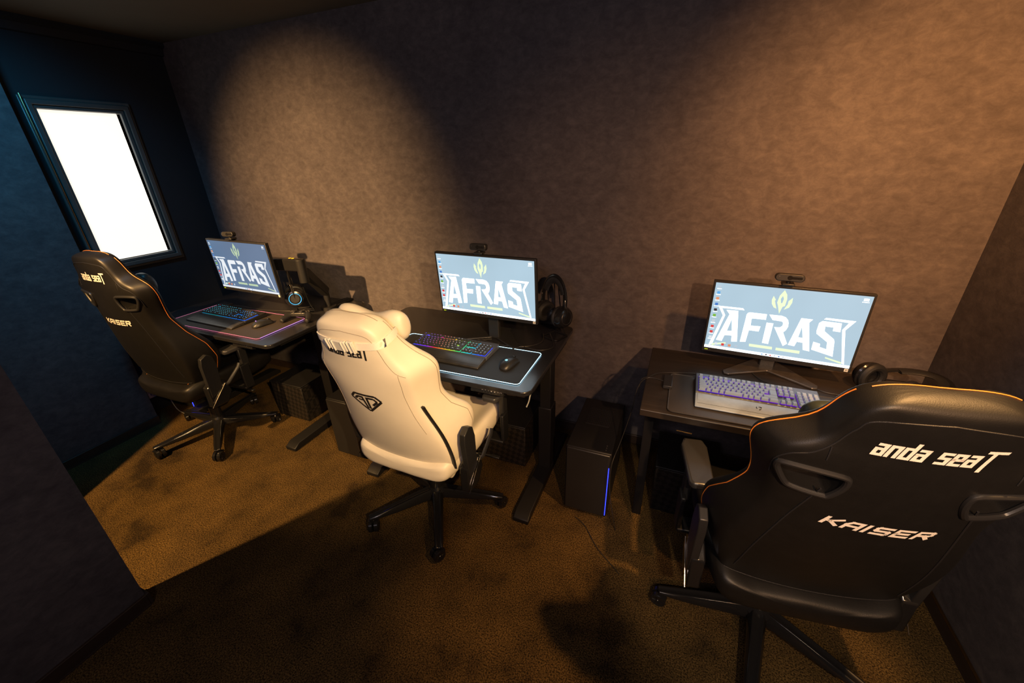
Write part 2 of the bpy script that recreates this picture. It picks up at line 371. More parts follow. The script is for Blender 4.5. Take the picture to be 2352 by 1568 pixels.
tb = MB().tube([(WXL+.05, wy0-.058, 1.02), (WXL+.05, wy0-.058, 2.03)], .0025); bt = struct(tb.build('window_bead', M['gold']))
bt.parent = win; bt.matrix_parent_inverse = Matrix.Translation(-win.location)
# outlet
so = empty('wall_socket', (WXL, 1.325, .165), 0, 'small cream twin wall socket low beside the left wall end', 'socket')
MB().box((.008, 0, 0), (.006, .075, .12)).build('mounting_plate', M['blackmetal'], so, bevel=.003)
MB().box((.003, 0, 0), (.006, .07, .115)).build('back_box', M['plastic'], so)
MB().box((.012, 0, 0), (.004, .048, .092)).build('socket_face', M['sock'], so, bevel=.002)
for dz in (.02, -.02):
    h = MB()
    for dy in (-.007, .007): h.box((.0145, dy, dz), (.002, .003, .011))
    h.build('socket_slot', M['plastic'], so)
# ceiling spotlights (housings of the lamps that light the room)
for k, (x, y, lb) in enumerate(((-2.39, -.38, 'black ceiling spotlight in the corridor behind the partition'), (1.0, -.43, 'black ceiling spotlight behind the camera by the right wall'), (.84, .88, 'black ceiling spotlight over the nearest desk'))):
    s = empty('ceiling_spotlight', (x, y, HC), 0, lb, 'ceiling spotlight', None)
    m = MB(); m.lathe([(.055, -.012), (.055, 0)], 24); m.lathe([(.012, -.05), (.012, -.01)], 12); m.build('mount', M['blackmetal'], s)
    m = MB(); m.lathe([(.040, -.118), (.045, -.118), (.048, -.05), (.03, -.045)], 24, cap=False); m.build('housing', M['blackmetal'], s)

# ------------------------------------------------------------------ desks
def desk(x0, x1, y0, y1, z, thick, rad, m, label, feet, electric=True, panel=None):
    d = empty('desk', ((x0+x1)/2, (y0+y1)/2, 0), 0, label, 'desk')
    cx, cy2 = (x0+x1)/2, (y0+y1)/2
    t = MB(); t.prism(rrect(x0-cx, y0-cy2, x1-cx, y1-cy2, rad, 8), z-thick, z); t.build('tabletop', m, d, bevel=.003)
    if electric:
        for fx in feet:
            f = MB(); f.prism([(-.37, 0), (.37, 0), (.37, .022), (.33, .045), (-.33, .045), (-.37, .022)], -.04, .04, TR((fx-cx, 1.71-cy2, .0), Matrix(((0, 0, 1), (1, 0, 0), (0, 1, 0)))))
            f.build('foot', M['blackmetal'], d, bevel=.004)
            c = MB(); c.box((fx-cx, 1.76-cy2, .24), (.07, .09, .40)); c.box((fx-cx, 1.76-cy2, .52), (.058, .078, .36)); c.build('leg', M['blackmetal'], d, bevel=.004)
            b = MB(); b.box((fx-cx, cy2-cy2, z-thick-.018), (.05, .56, .034)); b.build('side_bracket', M['blackmetal'], d, bevel=.003)
        b = MB(); b.box((0, 1.76-cy2, z-thick-.03), (abs(feet[1]-feet[0]), .05, .045)); b.build('crossbar', M['blackmetal'], d, bevel=.003)
        if panel:
            px, py, pz, pw = panel
            T = TR((px-cx, py-cy2, pz), Rx(math.radians(-18)))
            p = MB(); p.prism([(-pw/2, -.017), (pw/2, -.017), (pw/2, .015), (-pw/2, .017)], -.012, .012, T @ Matrix.Rotation(PI/2, 4, 'X')); pp = p.build('control_panel', M['gloss'], d, bevel=.002)
            for i in range(7):
                kx = -pw/2+pw*.36+i*pw*.092
                q = MB(); u = T @ Matrix.Rotation(PI/2, 4, 'X') @ Matrix.Translation((kx, 0, .0125))
                g = i
                S = [[((-.3, -.3), (0, .3)), ((0, .3), (.3, -.3))], [((-.3, .3), (0, -.3)), ((0, -.3), (.3, .3))], [((0, -.4), (0, .4))],
                     [((-.3, .4), (.3, .4)), ((.3, .4), (.3, 0)), ((.3, 0), (-.3, 0)), ((-.3, 0), (-.3, -.4)), ((-.3, -.4), (.3, -.4))],
                     [((-.3, .4), (.3, .4)), ((.3, .4), (.3, -.4)), ((-.3, 0), (.3, 0)), ((-.3, -.4), (.3, -.4))],
                     [((-.3, .4), (-.3, 0)), ((-.3, 0), (.3, 0)), ((.3, .4), (.3, -.4))],
                     [((-.4, -.4), (-.4, .4)), ((-.4, .4), (0, 0)), ((0, 0), (.4, .4)), ((.4, .4), (.4, -.4))]][i]
                for a, b2 in S:
                    a = Vector(a)*.0085; b2 = Vector(b2)*.0085; dd = (b2-a); L_ = dd.length
                    q.box((0, 0, 0), (L_+.001, .0013, .0006)) if False else q.add([((a.x+s1*dd.y/L_*.0007), (a.y-s1*dd.x/L_*.0007), 0) for s1 in (-1, 1)]+[((b2.x+s1*dd.y/L_*.0007), (b2.y-s1*dd.x/L_*.0007), 0) for s1 in (1, -1)], [(0, 1, 2, 3)])
                for j in range(len(q.v)): q.v[j] = u @ q.v[j]
                q.build('button_legend', M['paper'], pp, smooth=0)
                s2 = MB(); s2.box((kx+pw*.046, 0, .0122), (.0006, .026, .0008))
                for j in range(len(s2.v)): s2.v[j] = T @ Matrix.Rotation(PI/2, 4, 'X') @ s2.v[j]
                s2.build('button_divider', M['greymetal'], pp, smooth=0)
    return d
DZ = .74
desk(-3.19, -2.02, 1.34, 2.13, DZ, .022, .045, M['desk1'], 'black height-adjustable desk with rounded corners in the far left corner', (-3.10, -2.10), panel=(-2.27, 1.375, .700, .165))
desk(-1.665, -.505, 1.371, 2.15, DZ, .022, .045, M['desk1'], 'black height-adjustable desk in the middle behind the cream chair', (-1.46, -.545), panel=(-.715, 1.405, .700, .165))
d3 = desk(-.058, 1.06, 1.418, 2.015, DZ, .030, .004, M['desk3'], 'dark brown straight-cornered desk on the right under the nearest monitor', (), electric=False)
cx3, cy3 = (-.058+1.06)/2, (1.418+2.015)/2
for lx in (-.02, 1.02):
    for ly in (1.62, 1.97): MB().box((lx-cx3, ly-cy3, (DZ-.03)/2), (.04, .04, DZ-.03)).build('leg', M['blackmetal'], d3, bevel=.002)
for ly in (1.62, 1.97): MB().box((0, ly-cy3, DZ-.05), (1.0, .03, .04)).build('crossbar', M['blackmetal'], d3)
MB().tube([(.135-cx3-.05, -.31, .682), (.135-cx3+.005, -.31, .680)], .0022).build('front_rail_handle', M['gold'], d3)

# ------------------------------------------------------------------ mats
def deskmat(name, x0, x1, y0, y1, m, label, led=None, seg=None, r=.02):
    o = empty(name, ((x0+x1)/2, (y0+y1)/2, DZ), 0, label, 'desk mat')
    cx, cy2 = (x0+x1)/2, (y0+y1)/2
    MB().prism(rrect(x0-cx, y0-cy2, x1-cx, y1-cy2, r), .0, .004).build('cloth_surface', m, o, bevel=.001)
    pts = [(p[0], p[1], .004) for p in rrect(x0-cx, y0-cy2, x1-cx, y1-cy2, r, 6)]
    MB().tube(pts, (.0011 if led else .0022), 8, closed=True).build('edge_light' if led else 'stitched_edge', led if led else M['pad3'], o)
    return o
m1_ = deskmat('desk_mat', -3.00, -2.157, 1.386, 1.73, M['pad3'], 'dark mat with glowing pink edge on the far left desk', M['led_pink'])
MB().tube([(.4215, -.155, .0045), (.4215, .15, .0045)], .0016).build('edge_light', M['led_pinkv'], m1_)
deskmat('desk_mat', -1.36, -.573, 1.42, 1.752, M['pad'], 'black mat with glowing white-blue edge on the middle desk', M['led_white'])
m3_ = deskmat('desk_mat', .042, .95, 1.436, 1.75, M['pad3'], 'brown mat with plain stitched edge under the violet-lit keyboard', None)
MB().box((.033-.496, 1.655-1.593, .010), (.036, .10, .014)).build('light_controller', M['plastic'], m3_, bevel=.002)
MB().box((-2.94+2.5785, 1.75-1.558, .010), (.09, .04, .012)).build('light_controller', M['plastic'], m1_, bevel=.002)

# ------------------------------------------------------------------ keyboards
def keycap(w, name, m, h=.0095, d=1.0):
    w = w*.019-.0026; d = d*.019-.0026; t = .0022
    vs = [(-w/2, -d/2, 0), (w/2, -d/2, 0), (w/2, d/2, 0), (-w/2, d/2, 0), (-w/2+t, -d/2+t*.9, h), (w/2-t, -d/2+t*.9, h), (w/2-t, d/2-t*.5, h), (-w/2+t, d/2-t*.5, h)]
    me = bpy.data.meshes.new(name)
    bm = bmesh.new(); V = [bm.verts.new(p) for p in vs]
    for f in [(0,3,2,1),(4,5,6,7),(0,1,5,4),(1,2,6,5),(2,3,7,6),(3,0,4,7)]: bm.faces.new([V[i] for i in f])
    bmesh.ops.bevel(bm, geom=[e for e in bm.edges if e.verts[0].co.z > .001 or e.verts[1].co.z > .001], offset=.0007, segments=1, affect='EDGES')
    bm.to_mesh(me); bm.free(); me.materials.append(m); return me
def layout():
    K = []; U = .019
    def row(y, xs): 
        for x, wd, *dd in xs: K.append((x+wd/2, y, wd, dd[0] if dd else 1))
    F = [(0, 1)]+[(2+i, 1) for i in range(4)]+[(6.5+i, 1) for i in range(4)]+[(11+i, 1) for i in range(4)]+[(15.25+i, 1) for i in range(3)]
    row(5.35, F)
    row(4, [(i, 1) for i in range(13)]+[(13, 2)]+[(15.25+i, 1) for i in range(3)]+[(18.5+i, 1) for i in range(4)])
    row(3, [(0, 1.5)]+[(1.5+i, 1) for i in range(12)]+[(15.25+i, 1) for i in range(3)]+[(18.5+i, 1) for i in range(3)])
    row(2.5, [(13.5, 1.5, 2), (21.5, 1, 2)])
    row(2, [(0, 1.75)]+[(1.75+i, 1) for i in range(11)]+[(18.5+i, 1) for i in range(3)])
    row(1, [(0, 2.25)]+[(2.25+i, 1) for i in range(10)]+[(12.25, 2.75)]+[(16.25, 1)]+[(18.5+i, 1) for i in range(3)])
    row(0, [(0, 1.5), (1.5, 1), (2.5, 1.5), (4, 1), (5, 3.5), (8.5, 1), (9.5, 1), (10.5, 1.25), (11.75, 1.5), (13.25, 1.75), (15.25, 1), (16.25, 1), (17.25, 1), (18.5, 2), (20.5, 1)])
    row(.5, [(21.5, 1, 2)])
    return K
def keyboard(loc, rz, label, casem, keym, deckm, restm, colorf, rest_dy, restlabel):
    kb = empty('keyboard', loc, rz, label, 'keyboard')
    tilt = math.radians(3.5)
    W_, D_ = .448, .152
    # wedge case: local origin at case centre on the mat
    def zt(y): return .020+(y+D_/2)*math.tan(tilt)
    c = MB(); prof = [(-D_/2, .002), (D_/2, .002), (D_/2, zt(D_/2)), (-D_/2, zt(-D_/2))]
    c.add([(sx*W_/2, y, z) for sx in (-1, 1) for y, z in prof], [(0, 1, 2, 3), (7, 6, 5, 4), (0, 4, 5, 1), (1, 5, 6, 2), (2, 6, 7, 3), (3, 7, 4, 0)])
    c.build('case', casem, kb, bevel=.003)
    def deckpanel(x0, x1, y0, y1):
        q = MB(); q.add([(x0, y0, zt(y0)+.0006), (x1, y0, zt(y0)+.0006), (x1, y1, zt(y1)+.0006), (x0, y1, zt(y1)+.0006), (x0, y0, zt(y0)-.002), (x1, y0, zt(y0)-.002), (x1, y1, zt(y1)-.002), (x0, y1, zt(y1)-.002)],
              [(0, 1, 2, 3), (4, 7, 6, 5), (0, 4, 5, 1), (1, 5, 6, 2), (2, 6, 7, 3), (3, 7, 4, 0)]); return q
    U = .019; x_off = -22.5*U/2; y_off = -D_/2+.018
    q = MB()
    for (a, b, r0, r1) in ((0, 15, -.45, 4.45), (15.25, 18.25, 2.55, 4.45), (15.25, 18.25, -.45, .45), (18.5, 22.5, -.45, 4.45), (0, 15, 4.9, 5.8), (15.25, 18.25, 4.9, 5.8)):
        x0, x1 = x_off+a*U+.001, x_off+b*U-.001; y0, y1 = y_off+r0*U, y_off+r1*U
        n = len(q.v); p = deckpanel(x0, x1, y0, y1); q.add(p.v, p.f)
    q.build('backlight', deckm, kb, smooth=0)
    meshes = {}; count = 0; rest_keys = MB(); K = layout()
    K.sort(key=lambda k: k[1])
    for (kx, ky, wd, dd) in K:
        key = (wd, dd)
        if key not in meshes: meshes[key] = keycap(wd, 'key', keym, d=dd)
        X = x_off+kx*U; Y = y_off+ky*U
        if count < 100:
            o = bpy.data.objects.new('key', meshes[key]); COL.objects.link(o); o.parent = kb
            o.location = (X, Y, zt(Y)+.004); o.rotation_euler = (tilt, 0, 0); o.color = (*colorf(X/.215, ky), 1)
        else:
            me = meshes[key]; T = TR((X, Y, zt(Y)+.004), Rx(tilt)); rest_keys.add([v.co for v in me.vertices], [list(p.vertices) for p in me.polygons], T)
        count += 1
    if rest_keys.v:
        o = rest_keys.build('key_rest_of_row', keym, kb, smooth=0); o.name = 'key_row_remainder'; o['kind'] = 'stuff'; o.color = (*colorf(0, 5), 1)
    # wrist rest
    D2 = .088; yc = -D_/2-D2/2-.002+rest_dy
    prof = [(-D2/2, .002), (D2/2, .002), (D2/2, .020), (D2/2-.012, .0225), (-D2/2+.02, .014), (-D2/2, .008)]
    r = MB(); r.add([(sx*W_/2, yc+y, z) for sx in (-1, 1) for y, z in prof], [list(range(6)), list(range(11, 5, -1))]+[[i, (i+1) % 6, 6+(i+1) % 6, 6+i][::-1] for i in range(6)])
    wr = r.build('wrist_rest', restm, kb, bevel=.003); wr['label'] = restlabel
    st = MB(); zz = lambda y: .0140+(y-(-D2/2+.02))*(.0225-.014)/(D2-.032)+.0004 if y > -D2/2+.02 else .008+(y+D2/2)*.3
    i_ = .008
    st.tube([(-W_/2+i_, yc+D2/2-.014, zz(D2/2-.014)), (-W_/2+i_, yc-D2/2+.018, zz(-D2/2+.02)-.0006), (W_/2-i_, yc-D2/2+.018, zz(-D2/2+.02)-.0006), (W_/2-i_, yc+D2/2-.014, zz(D2/2-.014))], .0006, 6)
    st.build('stitching', M['plastic'], wr)
    return kb
def col_rain(x, r):
    import colorsys
    t = (x+1)/2
    pts = [(0, (.05, .1, 1)), (.18, (.4, .1, 1)), (.3, (1, .1, .2)), (.45, (1, .3, .1)), (.55, (.5, .5, .5)), (1, (.35, .45, .55))]
    for (a, ca), (b, cb) in zip(pts, pts[1:]):
        if a <= t <= b: k = (t-a)/(b-a); return tuple(ca[i]+(cb[i]-ca[i])*k for i in range(3))
    return pts[-1][1] if t > 1 else pts[0][1]
keyboard((-2.66, 1.605, DZ+.004), math.radians(-1.5), 'black keyboard with cyan-lit keys on the far left desk', M['plastic'], M['key_lit'], M['deck_cyan'], M['rest'],
         lambda x, r: (.05, .55, .75) if x < .2 else (.05, .4, 1), 0, 'worn black leatherette wrist rest')
keyboard((-1.025, 1.655, DZ+.004), math.radians(-1), 'black keyboard with rainbow-lit keys on the middle desk', M['silver'], M['key_dark2'], M['deck_rainbow'], M['rest'], col_rain, 0, 'black leatherette wrist rest')
kb3 = keyboard((.365, 1.660, DZ+.004), math.radians(-.5), 'grey keyboard with violet-lit keys, painted pale for screen light, on the right desk', M['silver'], M['key_screenlight'], M['deck_violet'], M['rest3'], lambda x, r: (.4, .1, 1), 0, 'leatherette wrist rest painted grey for screen light, with copper edge')
MB().box((0, -.0795, .0225), (.448, .003, .002)).build('copper_edge', M['gold'], kb3)
# thin emblem pressed into the wrist rest
e = MB()
for k in range(3):
    a0 = k*2*PI/3+.5; pts = [(.010*math.cos(a0+t*1.1)*(1-.25*t), .010*math.sin(a0+t*1.1)*(1-.25*t)) for t in (0, .4, .8, 1.2)]
    e.tube([(p[0], -.120+p[1]*.9, .0192+(p[1])*.14) for p in pts], lambda t: .0014*(1-t)+.0004, 5)
e.build('emblem', M['plastic'], kb3)

# ------------------------------------------------------------------ mice, controller
def mouse(loc, rz, label, logo):
    o = empty('mouse', loc, rz, label, 'mouse')
    L_ = .125; rings = []
    for t, wd, h in ((-.98, .012, .010), (-.85, .024, .020), (-.5, .033, .034), (0, .031, .040), (.45, .028, .033), (.8, .028, .022), (1, .022, .012)):
        y = t*L_/2
        rings.append([(wd*math.copysign(abs(math.cos(a))**.75, math.cos(a)), y, max(0, h*max(0, math.sin(a))**.8) if math.sin(a) > 0 else 0) for a in [PI*i/10 for i in range(11)]]+[(wd*.9*k, y, 0) for k in (-.5, 0, .5)])
    MB().loft(rings).build('shell', M['plastic'], o, sub=2)
    w = MB(); w.cyl((-.004, .043, .022), (.004, .043, .022), .010, seg=20); w.build('scroll_wheel', M['gloss'], o)
    if logo:
        g = MB(); g.tube([(.006*math.cos(a), -.022+.006*math.sin(a), .0385) for a in [math.radians(d) for d in range(50, 361, 25)]]+[(.0, -.022, .0388)], .0011, 6); g.build('lit_logo', M['led_c'], o)
    else:
        MB().lathe([(.003, .0), (.003, .0035)], 12, TR((-.002, -.03, .0352))).build('lit_logo', M['led_p'], o)
    return o
mouse((-.680, 1.575, DZ+.0045), math.radians(-12), 'black mouse with glowing logo on the middle desk mat', True)
mouse((-2.325, 1.553, DZ+.0045), math.radians(-14), 'black mouse with tiny violet light on the far left mat', False)
gc = empty('game_controller', (-2.185, 1.715, DZ+.004), math.radians(20), 'black game controller leaning on the headphone stand base, far left desk', 'game controller')
b = MB(); rings = []
body = [(-.075, -.075, .004, .010), (-.074, -.055, .0, .019), (-.066, -.02, .0, .026), (-.045, .005, .0, .029), (0, .008, .0, .027), (.045, .005, .0, .029), (.066, -.02, .0, .026), (.074, -.055, .0, .019), (.075, -.075, .004, .010)]
def horn(s):
    R_ = []
    for x, y, z, r in [(.077, -.075, .016, .008), (.077, -.055, .020, .016), (.068, -.020, .026, .022), (.052, .0, .030, .024), (.025, .006, .032, .021), (0, .006, .032, .019)]:
        R_.append([(s*(x+r*.95*math.cos(a)*(.6 if x < .03 else 1)), y+(r*math.sin(a)*.35 if x > .06 else r*1.15*math.sin(a)*.9), z+r*.8*math.sin(a+.0)*(1 if x > .06 else 0)+(r*.7*math.cos(a) if x <= .06 else 0)) for a in [2*PI*i/12 for i in range(12)]])
    return R_
for s in (-1, 1):
    m = MB(); pts = catmull([(s*.080, -.078, .012), (s*.078, -.05, .018), (s*.066, -.015, .026), (s*.045, .004, .030), (0, .006, .031)], 4)
    m.tube(pts, lambda t: .012+.010*math.sin(min(1, t*1.7)*PI/2)-.003*t, 14); m.build('grip', M['plastic'], gc, sub=1)
MB().prism(rrect(-.05, -.022, .05, .028, .012), .022, .048).build('body', M['plastic'], gc, bevel=.006, bseg=3)
MB().prism(rrect(-.022, .0, .022, .026, .004), .048, .0500).build('touchpad', M['gloss'], gc, bevel=.001)
for x in (-.024, .024):
    m = MB(); m.lathe([(.006, .046), (.006, .054), (.010, .056), (.010, .059), (.006, .058)], 18, TR((x, -.018, 0))); m.build('thumbstick', M['greymetal'], gc)
for x, y in ((-.050, .012), (.050, .012)):
    for k in range(4):
        MB().lathe([(.0042, .044), (.0042, .051)], 12, TR((x+.010*math.cos(k*PI/2), y+.010*math.sin(k*PI/2), 0))).build('button', M['greymetal'], gc)

# ------------------------------------------------------------------ monitors
SW, SH = .5437, .3058
TL_, TR_, BR_, BL_ = (250, 140), (2190, 333), (1862, 1205), (88, 943)
def homog():   # unit square (u right, v up) -> crop pixels, then invert
    (x0, y0), (x1, y1), (x2, y2), (x3, y3) = TL_, TR_, BR_, BL_
    dx1, dx2, dx3 = x1-x2, x3-x2, x0-x1+x2-x3; dy1, dy2, dy3 = y1-y2, y3-y2, y0-y1+y2-y3
    den = dx1*dy2-dx2*dy1; g = (dx3*dy2-dx2*dy3)/den; h = (dx1*dy3-dx3*dy1)/den
    return Matrix(((x1-x0+g*x1, x3-x0+h*x3, x0), (y1-y0+g*y1, y3-y0+h*y3, y0), (g, h, 1))).inverted()
HI = homog()
def uv(p):
    q = HI @ Vector((p[0], p[1], 1)); return ((q.x/q.z-.5)*SW, (.5-q.y/q.z)*SH)
WHITE_SHAPES = [
 ([(275,432),(582,466),(600,491),(320,460),(357,551),(190,905),(140,925),(328,552)], None),
 ([(375,485),(522,497),(500,880),(428,880),(435,805),(345,800),(308,872),(238,856),(412,540)], [(440,600),(375,745),(438,748)]),
 ([(536,880),(612,600),(625,545),(642,524),(665,517),(878,541),(862,610),(700,592),(686,598),(672,682),(795,692),(770,755),(650,738),(605,883)], None),
 ([(872,645),(955,655),(885,908),(810,895)], None),
 ([(908,545),(1060,560),(1110,580),(1137,615),(1142,650),(1135,695),(1108,738),(1072,765),(1118,905),(1065,932),(965,700),(1035,703),(1066,685),(1074,660),(1070,636),(1050,628),(945,612)], None),
 ([(1300,590),(1442,607),(1395,645),(1388,998),(1310,980),(1310,893),(1238,880),(1205,935),(1128,918)], [(1308,690),(1255,825),(1310,835)]),
 ([(1560,625),(1790,655),(1768,762),(1678,748),(1690,705),(1590,692),(1578,750),(1690,850),(1695,880),(1668,1062),(1412,975),(1440,880),(1520,905),(1515,945),(1595,972),(1607,885),(1480,780),(1482,745),(1515,650)], None),
 ([(1575,605),(1605,587),(1965,630),(1830,740),(1803,1155),(1775,1148),(1792,735),(1880,650)], None)]
LIME_SHAPES = [([(195,900),(355,888),(362,905),(175,925)], None), ([(1580,1065),(1775,1130),(1765,1150),(1575,1082)], None),
 ([(650,905),(935,945),(930,978),(648,938)], None), ([(980,953),(1272,993),(1265,1028),(973,985)], None),
 ([(1105,242),(1132,300),(1130,355),(1100,440),(1070,450),(1025,535),(1015,440),(1005,395),(1040,310)], [(1080,315),(1090,350),(1070,400),(1052,405),(1052,350)]),
 ([(965,312),(990,360),(978,375),(985,420),(995,472),(960,455),(938,410),(940,360)], None), ([(1202,338),(1190,400),(1150,460),(1085,485),(1110,450),(1135,420),(1145,380)], None)]
def flatshapes(shapes, y):
    m = MB()
    for outer, hole in shapes:
        loops = [[Vector((*uv(p), 0)) for p in outer]]
        if hole: loops.append([Vector((*uv(p), 0)) for p in hole])
        tri = geometry.tessellate_polygon(loops); vs = [v for l in loops for v in l]
        m.add([(v.x, y, v.y) for v in vs], [list(t) for t in tri])
    return m
ICONS = [(.5, .6, .7), (.1, .4, .8), (.8, .3, .15), (.05, .2, .6), (.03, .03, .04), (.2, .5, .05), (.6, .65, .7), (.75, .05, .05), (.75, .05, .05), (.8, .85, .9)]
ICM = [emis('icon_colour_%d' % i, c, 1) for i, c in enumerate(ICONS)]
def monitor(cx, cy2, cz, rz, tilt, bg, hi, lime, label, stand, bright):
    mo = empty('monitor', (cx, cy2, DZ), rz, label, 'monitor')
    T = TR((0, 0, cz-DZ), Rx(tilt))
    W_, H_ = SW+.018, SH+.009+.021; zo = -.006
    f = MB(); f.box((0, .012, zo), (W_, .022, H_)); fr = f.build('housing', M['plastic'], mo, bevel=.002, T=T)
    b = MB(); b.box((0, .035, -.01), (.36, .03, .2)); b.build('rear_bulge', M['plastic'], mo, bevel=.012, T=T)
    s = MB(); s.add([(-SW/2, -.0005, -SH/2), (SW/2, -.0005, -SH/2), (SW/2, -.0005, SH/2), (-SW/2, -.0005, SH/2)], [(0, 1, 2, 3)])
    # gives the screen a real slab
    s = MB(); s.box((0, .001, 0), (SW, .003, SH)); sc = s.build('screen', bg, mo, smooth=0, T=T)
    flatshapes(WHITE_SHAPES, -.0011).build('wallpaper_lettering', hi, sc, smooth=0, T=T)
    flatshapes(LIME_SHAPES[4:], -.0013).build('wallpaper_emblem', lime, sc, smooth=0, T=T)
    for shp in LIME_SHAPES[:4]: flatshapes([shp], -.0013).build('underline_bar', lime, sc, smooth=0, T=T)
    tb = MB(); tb.box((0, -.0012, -SH/2+.006), (SW, .0006, .012)); tb.build('taskbar', hi, sc, smooth=0, T=T)
    for i in range(10):
        q = MB(); zi = SH/2-.017-i*.0262; q.box((-SW/2+.017, -.0012, zi), (.012, .0006, .011)); q.build('desktop_icon', ICM[i], sc, smooth=0, T=T)
        q = MB(); q.box((-SW/2+.017, -.0012, zi-.009), (.018, .0006, .0022)); q.build('icon_caption', hi, sc, smooth=0, T=T)
    for i, k in enumerate((9, 7, 2, 0)):
        q = MB(); q.box((-SW/2+.046+.027*i, -.0016, -SH/2+.024), (.011, .0006, .011)); q.build('desktop_icon', ICM[k], sc, smooth=0, T=T)
    q = MB(); q.box((SW/2-.02, -.0012, SH/2-.014), (.016, .0006, .010)); q.box((SW/2-.02, -.0012, SH/2-.024), (.022, .0006, .0022)); q.build('desktop_icon', hi, sc, smooth=0, T=T)
    for i in range(7):
        q = MB(); q.box((-.04+.016*i, -.0018, -SH/2+.006), (.006, .0006, .006)); q.build('taskbar_icon', ICM[(i*3+1) % 10], sc, smooth=0, T=T)
    q = MB(); q.box((-SW/2+.010, -.0002, -SH/2-.010), (.014, .0012, .004)); q.build('badge', M['lime'], mo, smooth=0, T=T)
    q = MB(); q.box((-SW/2+.024, -.0002, -SH/2-.010), (.012, .0012, .0022)); q.build('badge_text', M['greymetal'], mo, smooth=0, T=T)
    q = MB(); q.box((SW/2-.007, -.0002, -SH/2-.010), (.013, .0012, .013)); st = q.build('asset_sticker', M['paper'], mo, smooth=0, T=T)
    q = MB(); q.box((SW/2-.0095, -.0010, -SH/2-.010), (.0015, .001, .007)); q.box((SW/2-.0055, -.0010, -SH/2-.0075), (.004, .001, .0012)); q.box((SW/2-.0055, -.0010, -SH/2-.0125), (.004, .001, .0012)); q.box((SW/2-.0040, -.0010, -SH/2-.010), (.0012, .001, .006)); q.build('sticker_print', M['blackprint'], st, smooth=0, T=T)
    q = MB(); q.tube([(-.004, -.0005, -SH/2-.011), (0, -.0005, -SH/2-.008), (.004, -.0005, -SH/2-.011)], .0006, 5); q.box((.012, -.0002, -SH/2-.010), (.010, .0012, .0015)); q.build('maker_mark', M['greymetal'], mo, smooth=0, T=T)
    if stand:
        n = MB(); n.box((0, .085, .165), (.065, .028, .33)); n.box((0, .06, .28), (.09, .05, .09)); n.build('stand_neck', M['plastic'], mo, bevel=.006)
        b = MB(); b.prism([(-.18, -.075), (-.175, -.1), (-.155, -.105), (0, -.005), (.155, -.105), (.175, -.1), (.18, -.075), (.05, .10), (.04, .135), (-.04, .135), (-.05, .10)], .0005, .010, TR((0, .03 if stand is M['greymetal'] else .085, 0)))
        b.build('stand_base', stand, mo, bevel=.003)
    return mo
bg3 = emis('screen_blue_bright', srgb(172, 200, 217), 1.05); hi3 = emis('screen_white', (.90, .97, 1.0), 2.8); li3 = emis('screen_pale_lime', (.82, .98, .62), 1.1)
bg1 = emis('screen_blue_deep', srgb(72, 112, 150)); li1 = emis('screen_lime', (.45, .62, .42), 1.0); hi1 = emis('screen_white_soft', (.78, .85, .92), 1.0)
def clipm(mo, name='webcam'): pass
mon3 = monitor(.440, 1.885, .984, math.radians(-3.7), math.radians(-.9), bg3, hi3, li3, 'nearest and largest-looking monitor, on the right desk, screen reading AFRAS', M['greymetal'], 1)
mon2 = monitor(-.888, 1.775, 1.058, math.radians(-2.1), math.radians(3.4), bg3, hi3, li3, 'monitor on the middle desk beside the hanging headset, screen reading AFRAS', M['plastic'], 1)
mon1 = monitor(-2.512, 1.663, 1.070, math.radians(-2.4), math.radians(2.3), bg1, hi1, li1, 'monitor on a clamp arm over the far left desk, darker blue screen', None, .5)
# arm of the left monitor
arm = empty('articulated_mount', (-2.17, 1.94, DZ), 0, 'black articulated monitor arm clamped to the far left desk', 'monitor arm')
A = Vector((-2.17, 1.94, DZ))
def loc(p): return Vector(p)-A
m = MB(); m.cyl(loc((-2.17, 1.94, DZ)), loc((-2.17, 1.94, .86)), .020, seg=20); m.cyl(loc((-2.17, 1.94, DZ)), loc((-2.17, 1.94, DZ+.018)), .05, seg=24); m.build('post', M['blackmetal'], arm)
m = MB(); m.box(loc((-2.17, 2.115, DZ-.02)), (.06, .06, .06)) ; m.box(loc((-2.17, 2.03, DZ+.006)), (.07, .19, .012)); m.build('clamp', M['blackmetal'], arm, bevel=.003)
def beam(a, b, w_, h_):
    a = loc(a); b = loc(b); d = b-a; X = d.normalized(); Z = Vector((0, 0, 1)); Y = Z.cross(X).normalized(); Z = X.cross(Y)
    T = Matrix.Translation((a+b)/2) @ Matrix((X, Y, Z)).transposed().to_4x4()
    q = MB(); q.prism(rrect(-d.length/2, -w_/2, d.length/2, w_/2, w_*.45), -h_/2, h_/2, T); return q
beam((-2.17, 1.945, .85), (-2.112, 1.76, 1.05), .05, .055).build('lower_arm', M['blackmetal'], arm, bevel=.005)
ua = beam((-2.10, 1.75, 1.09), (-2.44, 1.745, 1.08), .05, .075); ua.build('upper_arm', M['gloss'], arm, bevel=.008)
m = MB(); m.cyl(loc((-2.11, 1.75, .98)), loc((-2.11, 1.75, 1.125)), .028, seg=20); m.build('elbow_joint', M['blackmetal'], arm, bevel=.004)
m = MB(); m.box(loc((-2.44, 1.745, 1.07)), (.07, .035, .09)); m.box(loc((-2.50, 1.730, 1.07)), (.12, .012, .12)); m.cyl(loc((-2.45, 1.745, 1.07)), loc((-2.47, 1.725, 1.07)), .025); m.build('screen_mount', M['blackmetal'], arm, bevel=.004)
for k in (-.012, .012):
    m = MB(); m.box(loc((-2.165+k, 1.742, 1.1295)), (.014, .012, .002), Rz(.5)); m.build('yellow_label', M['yellow'], arm)
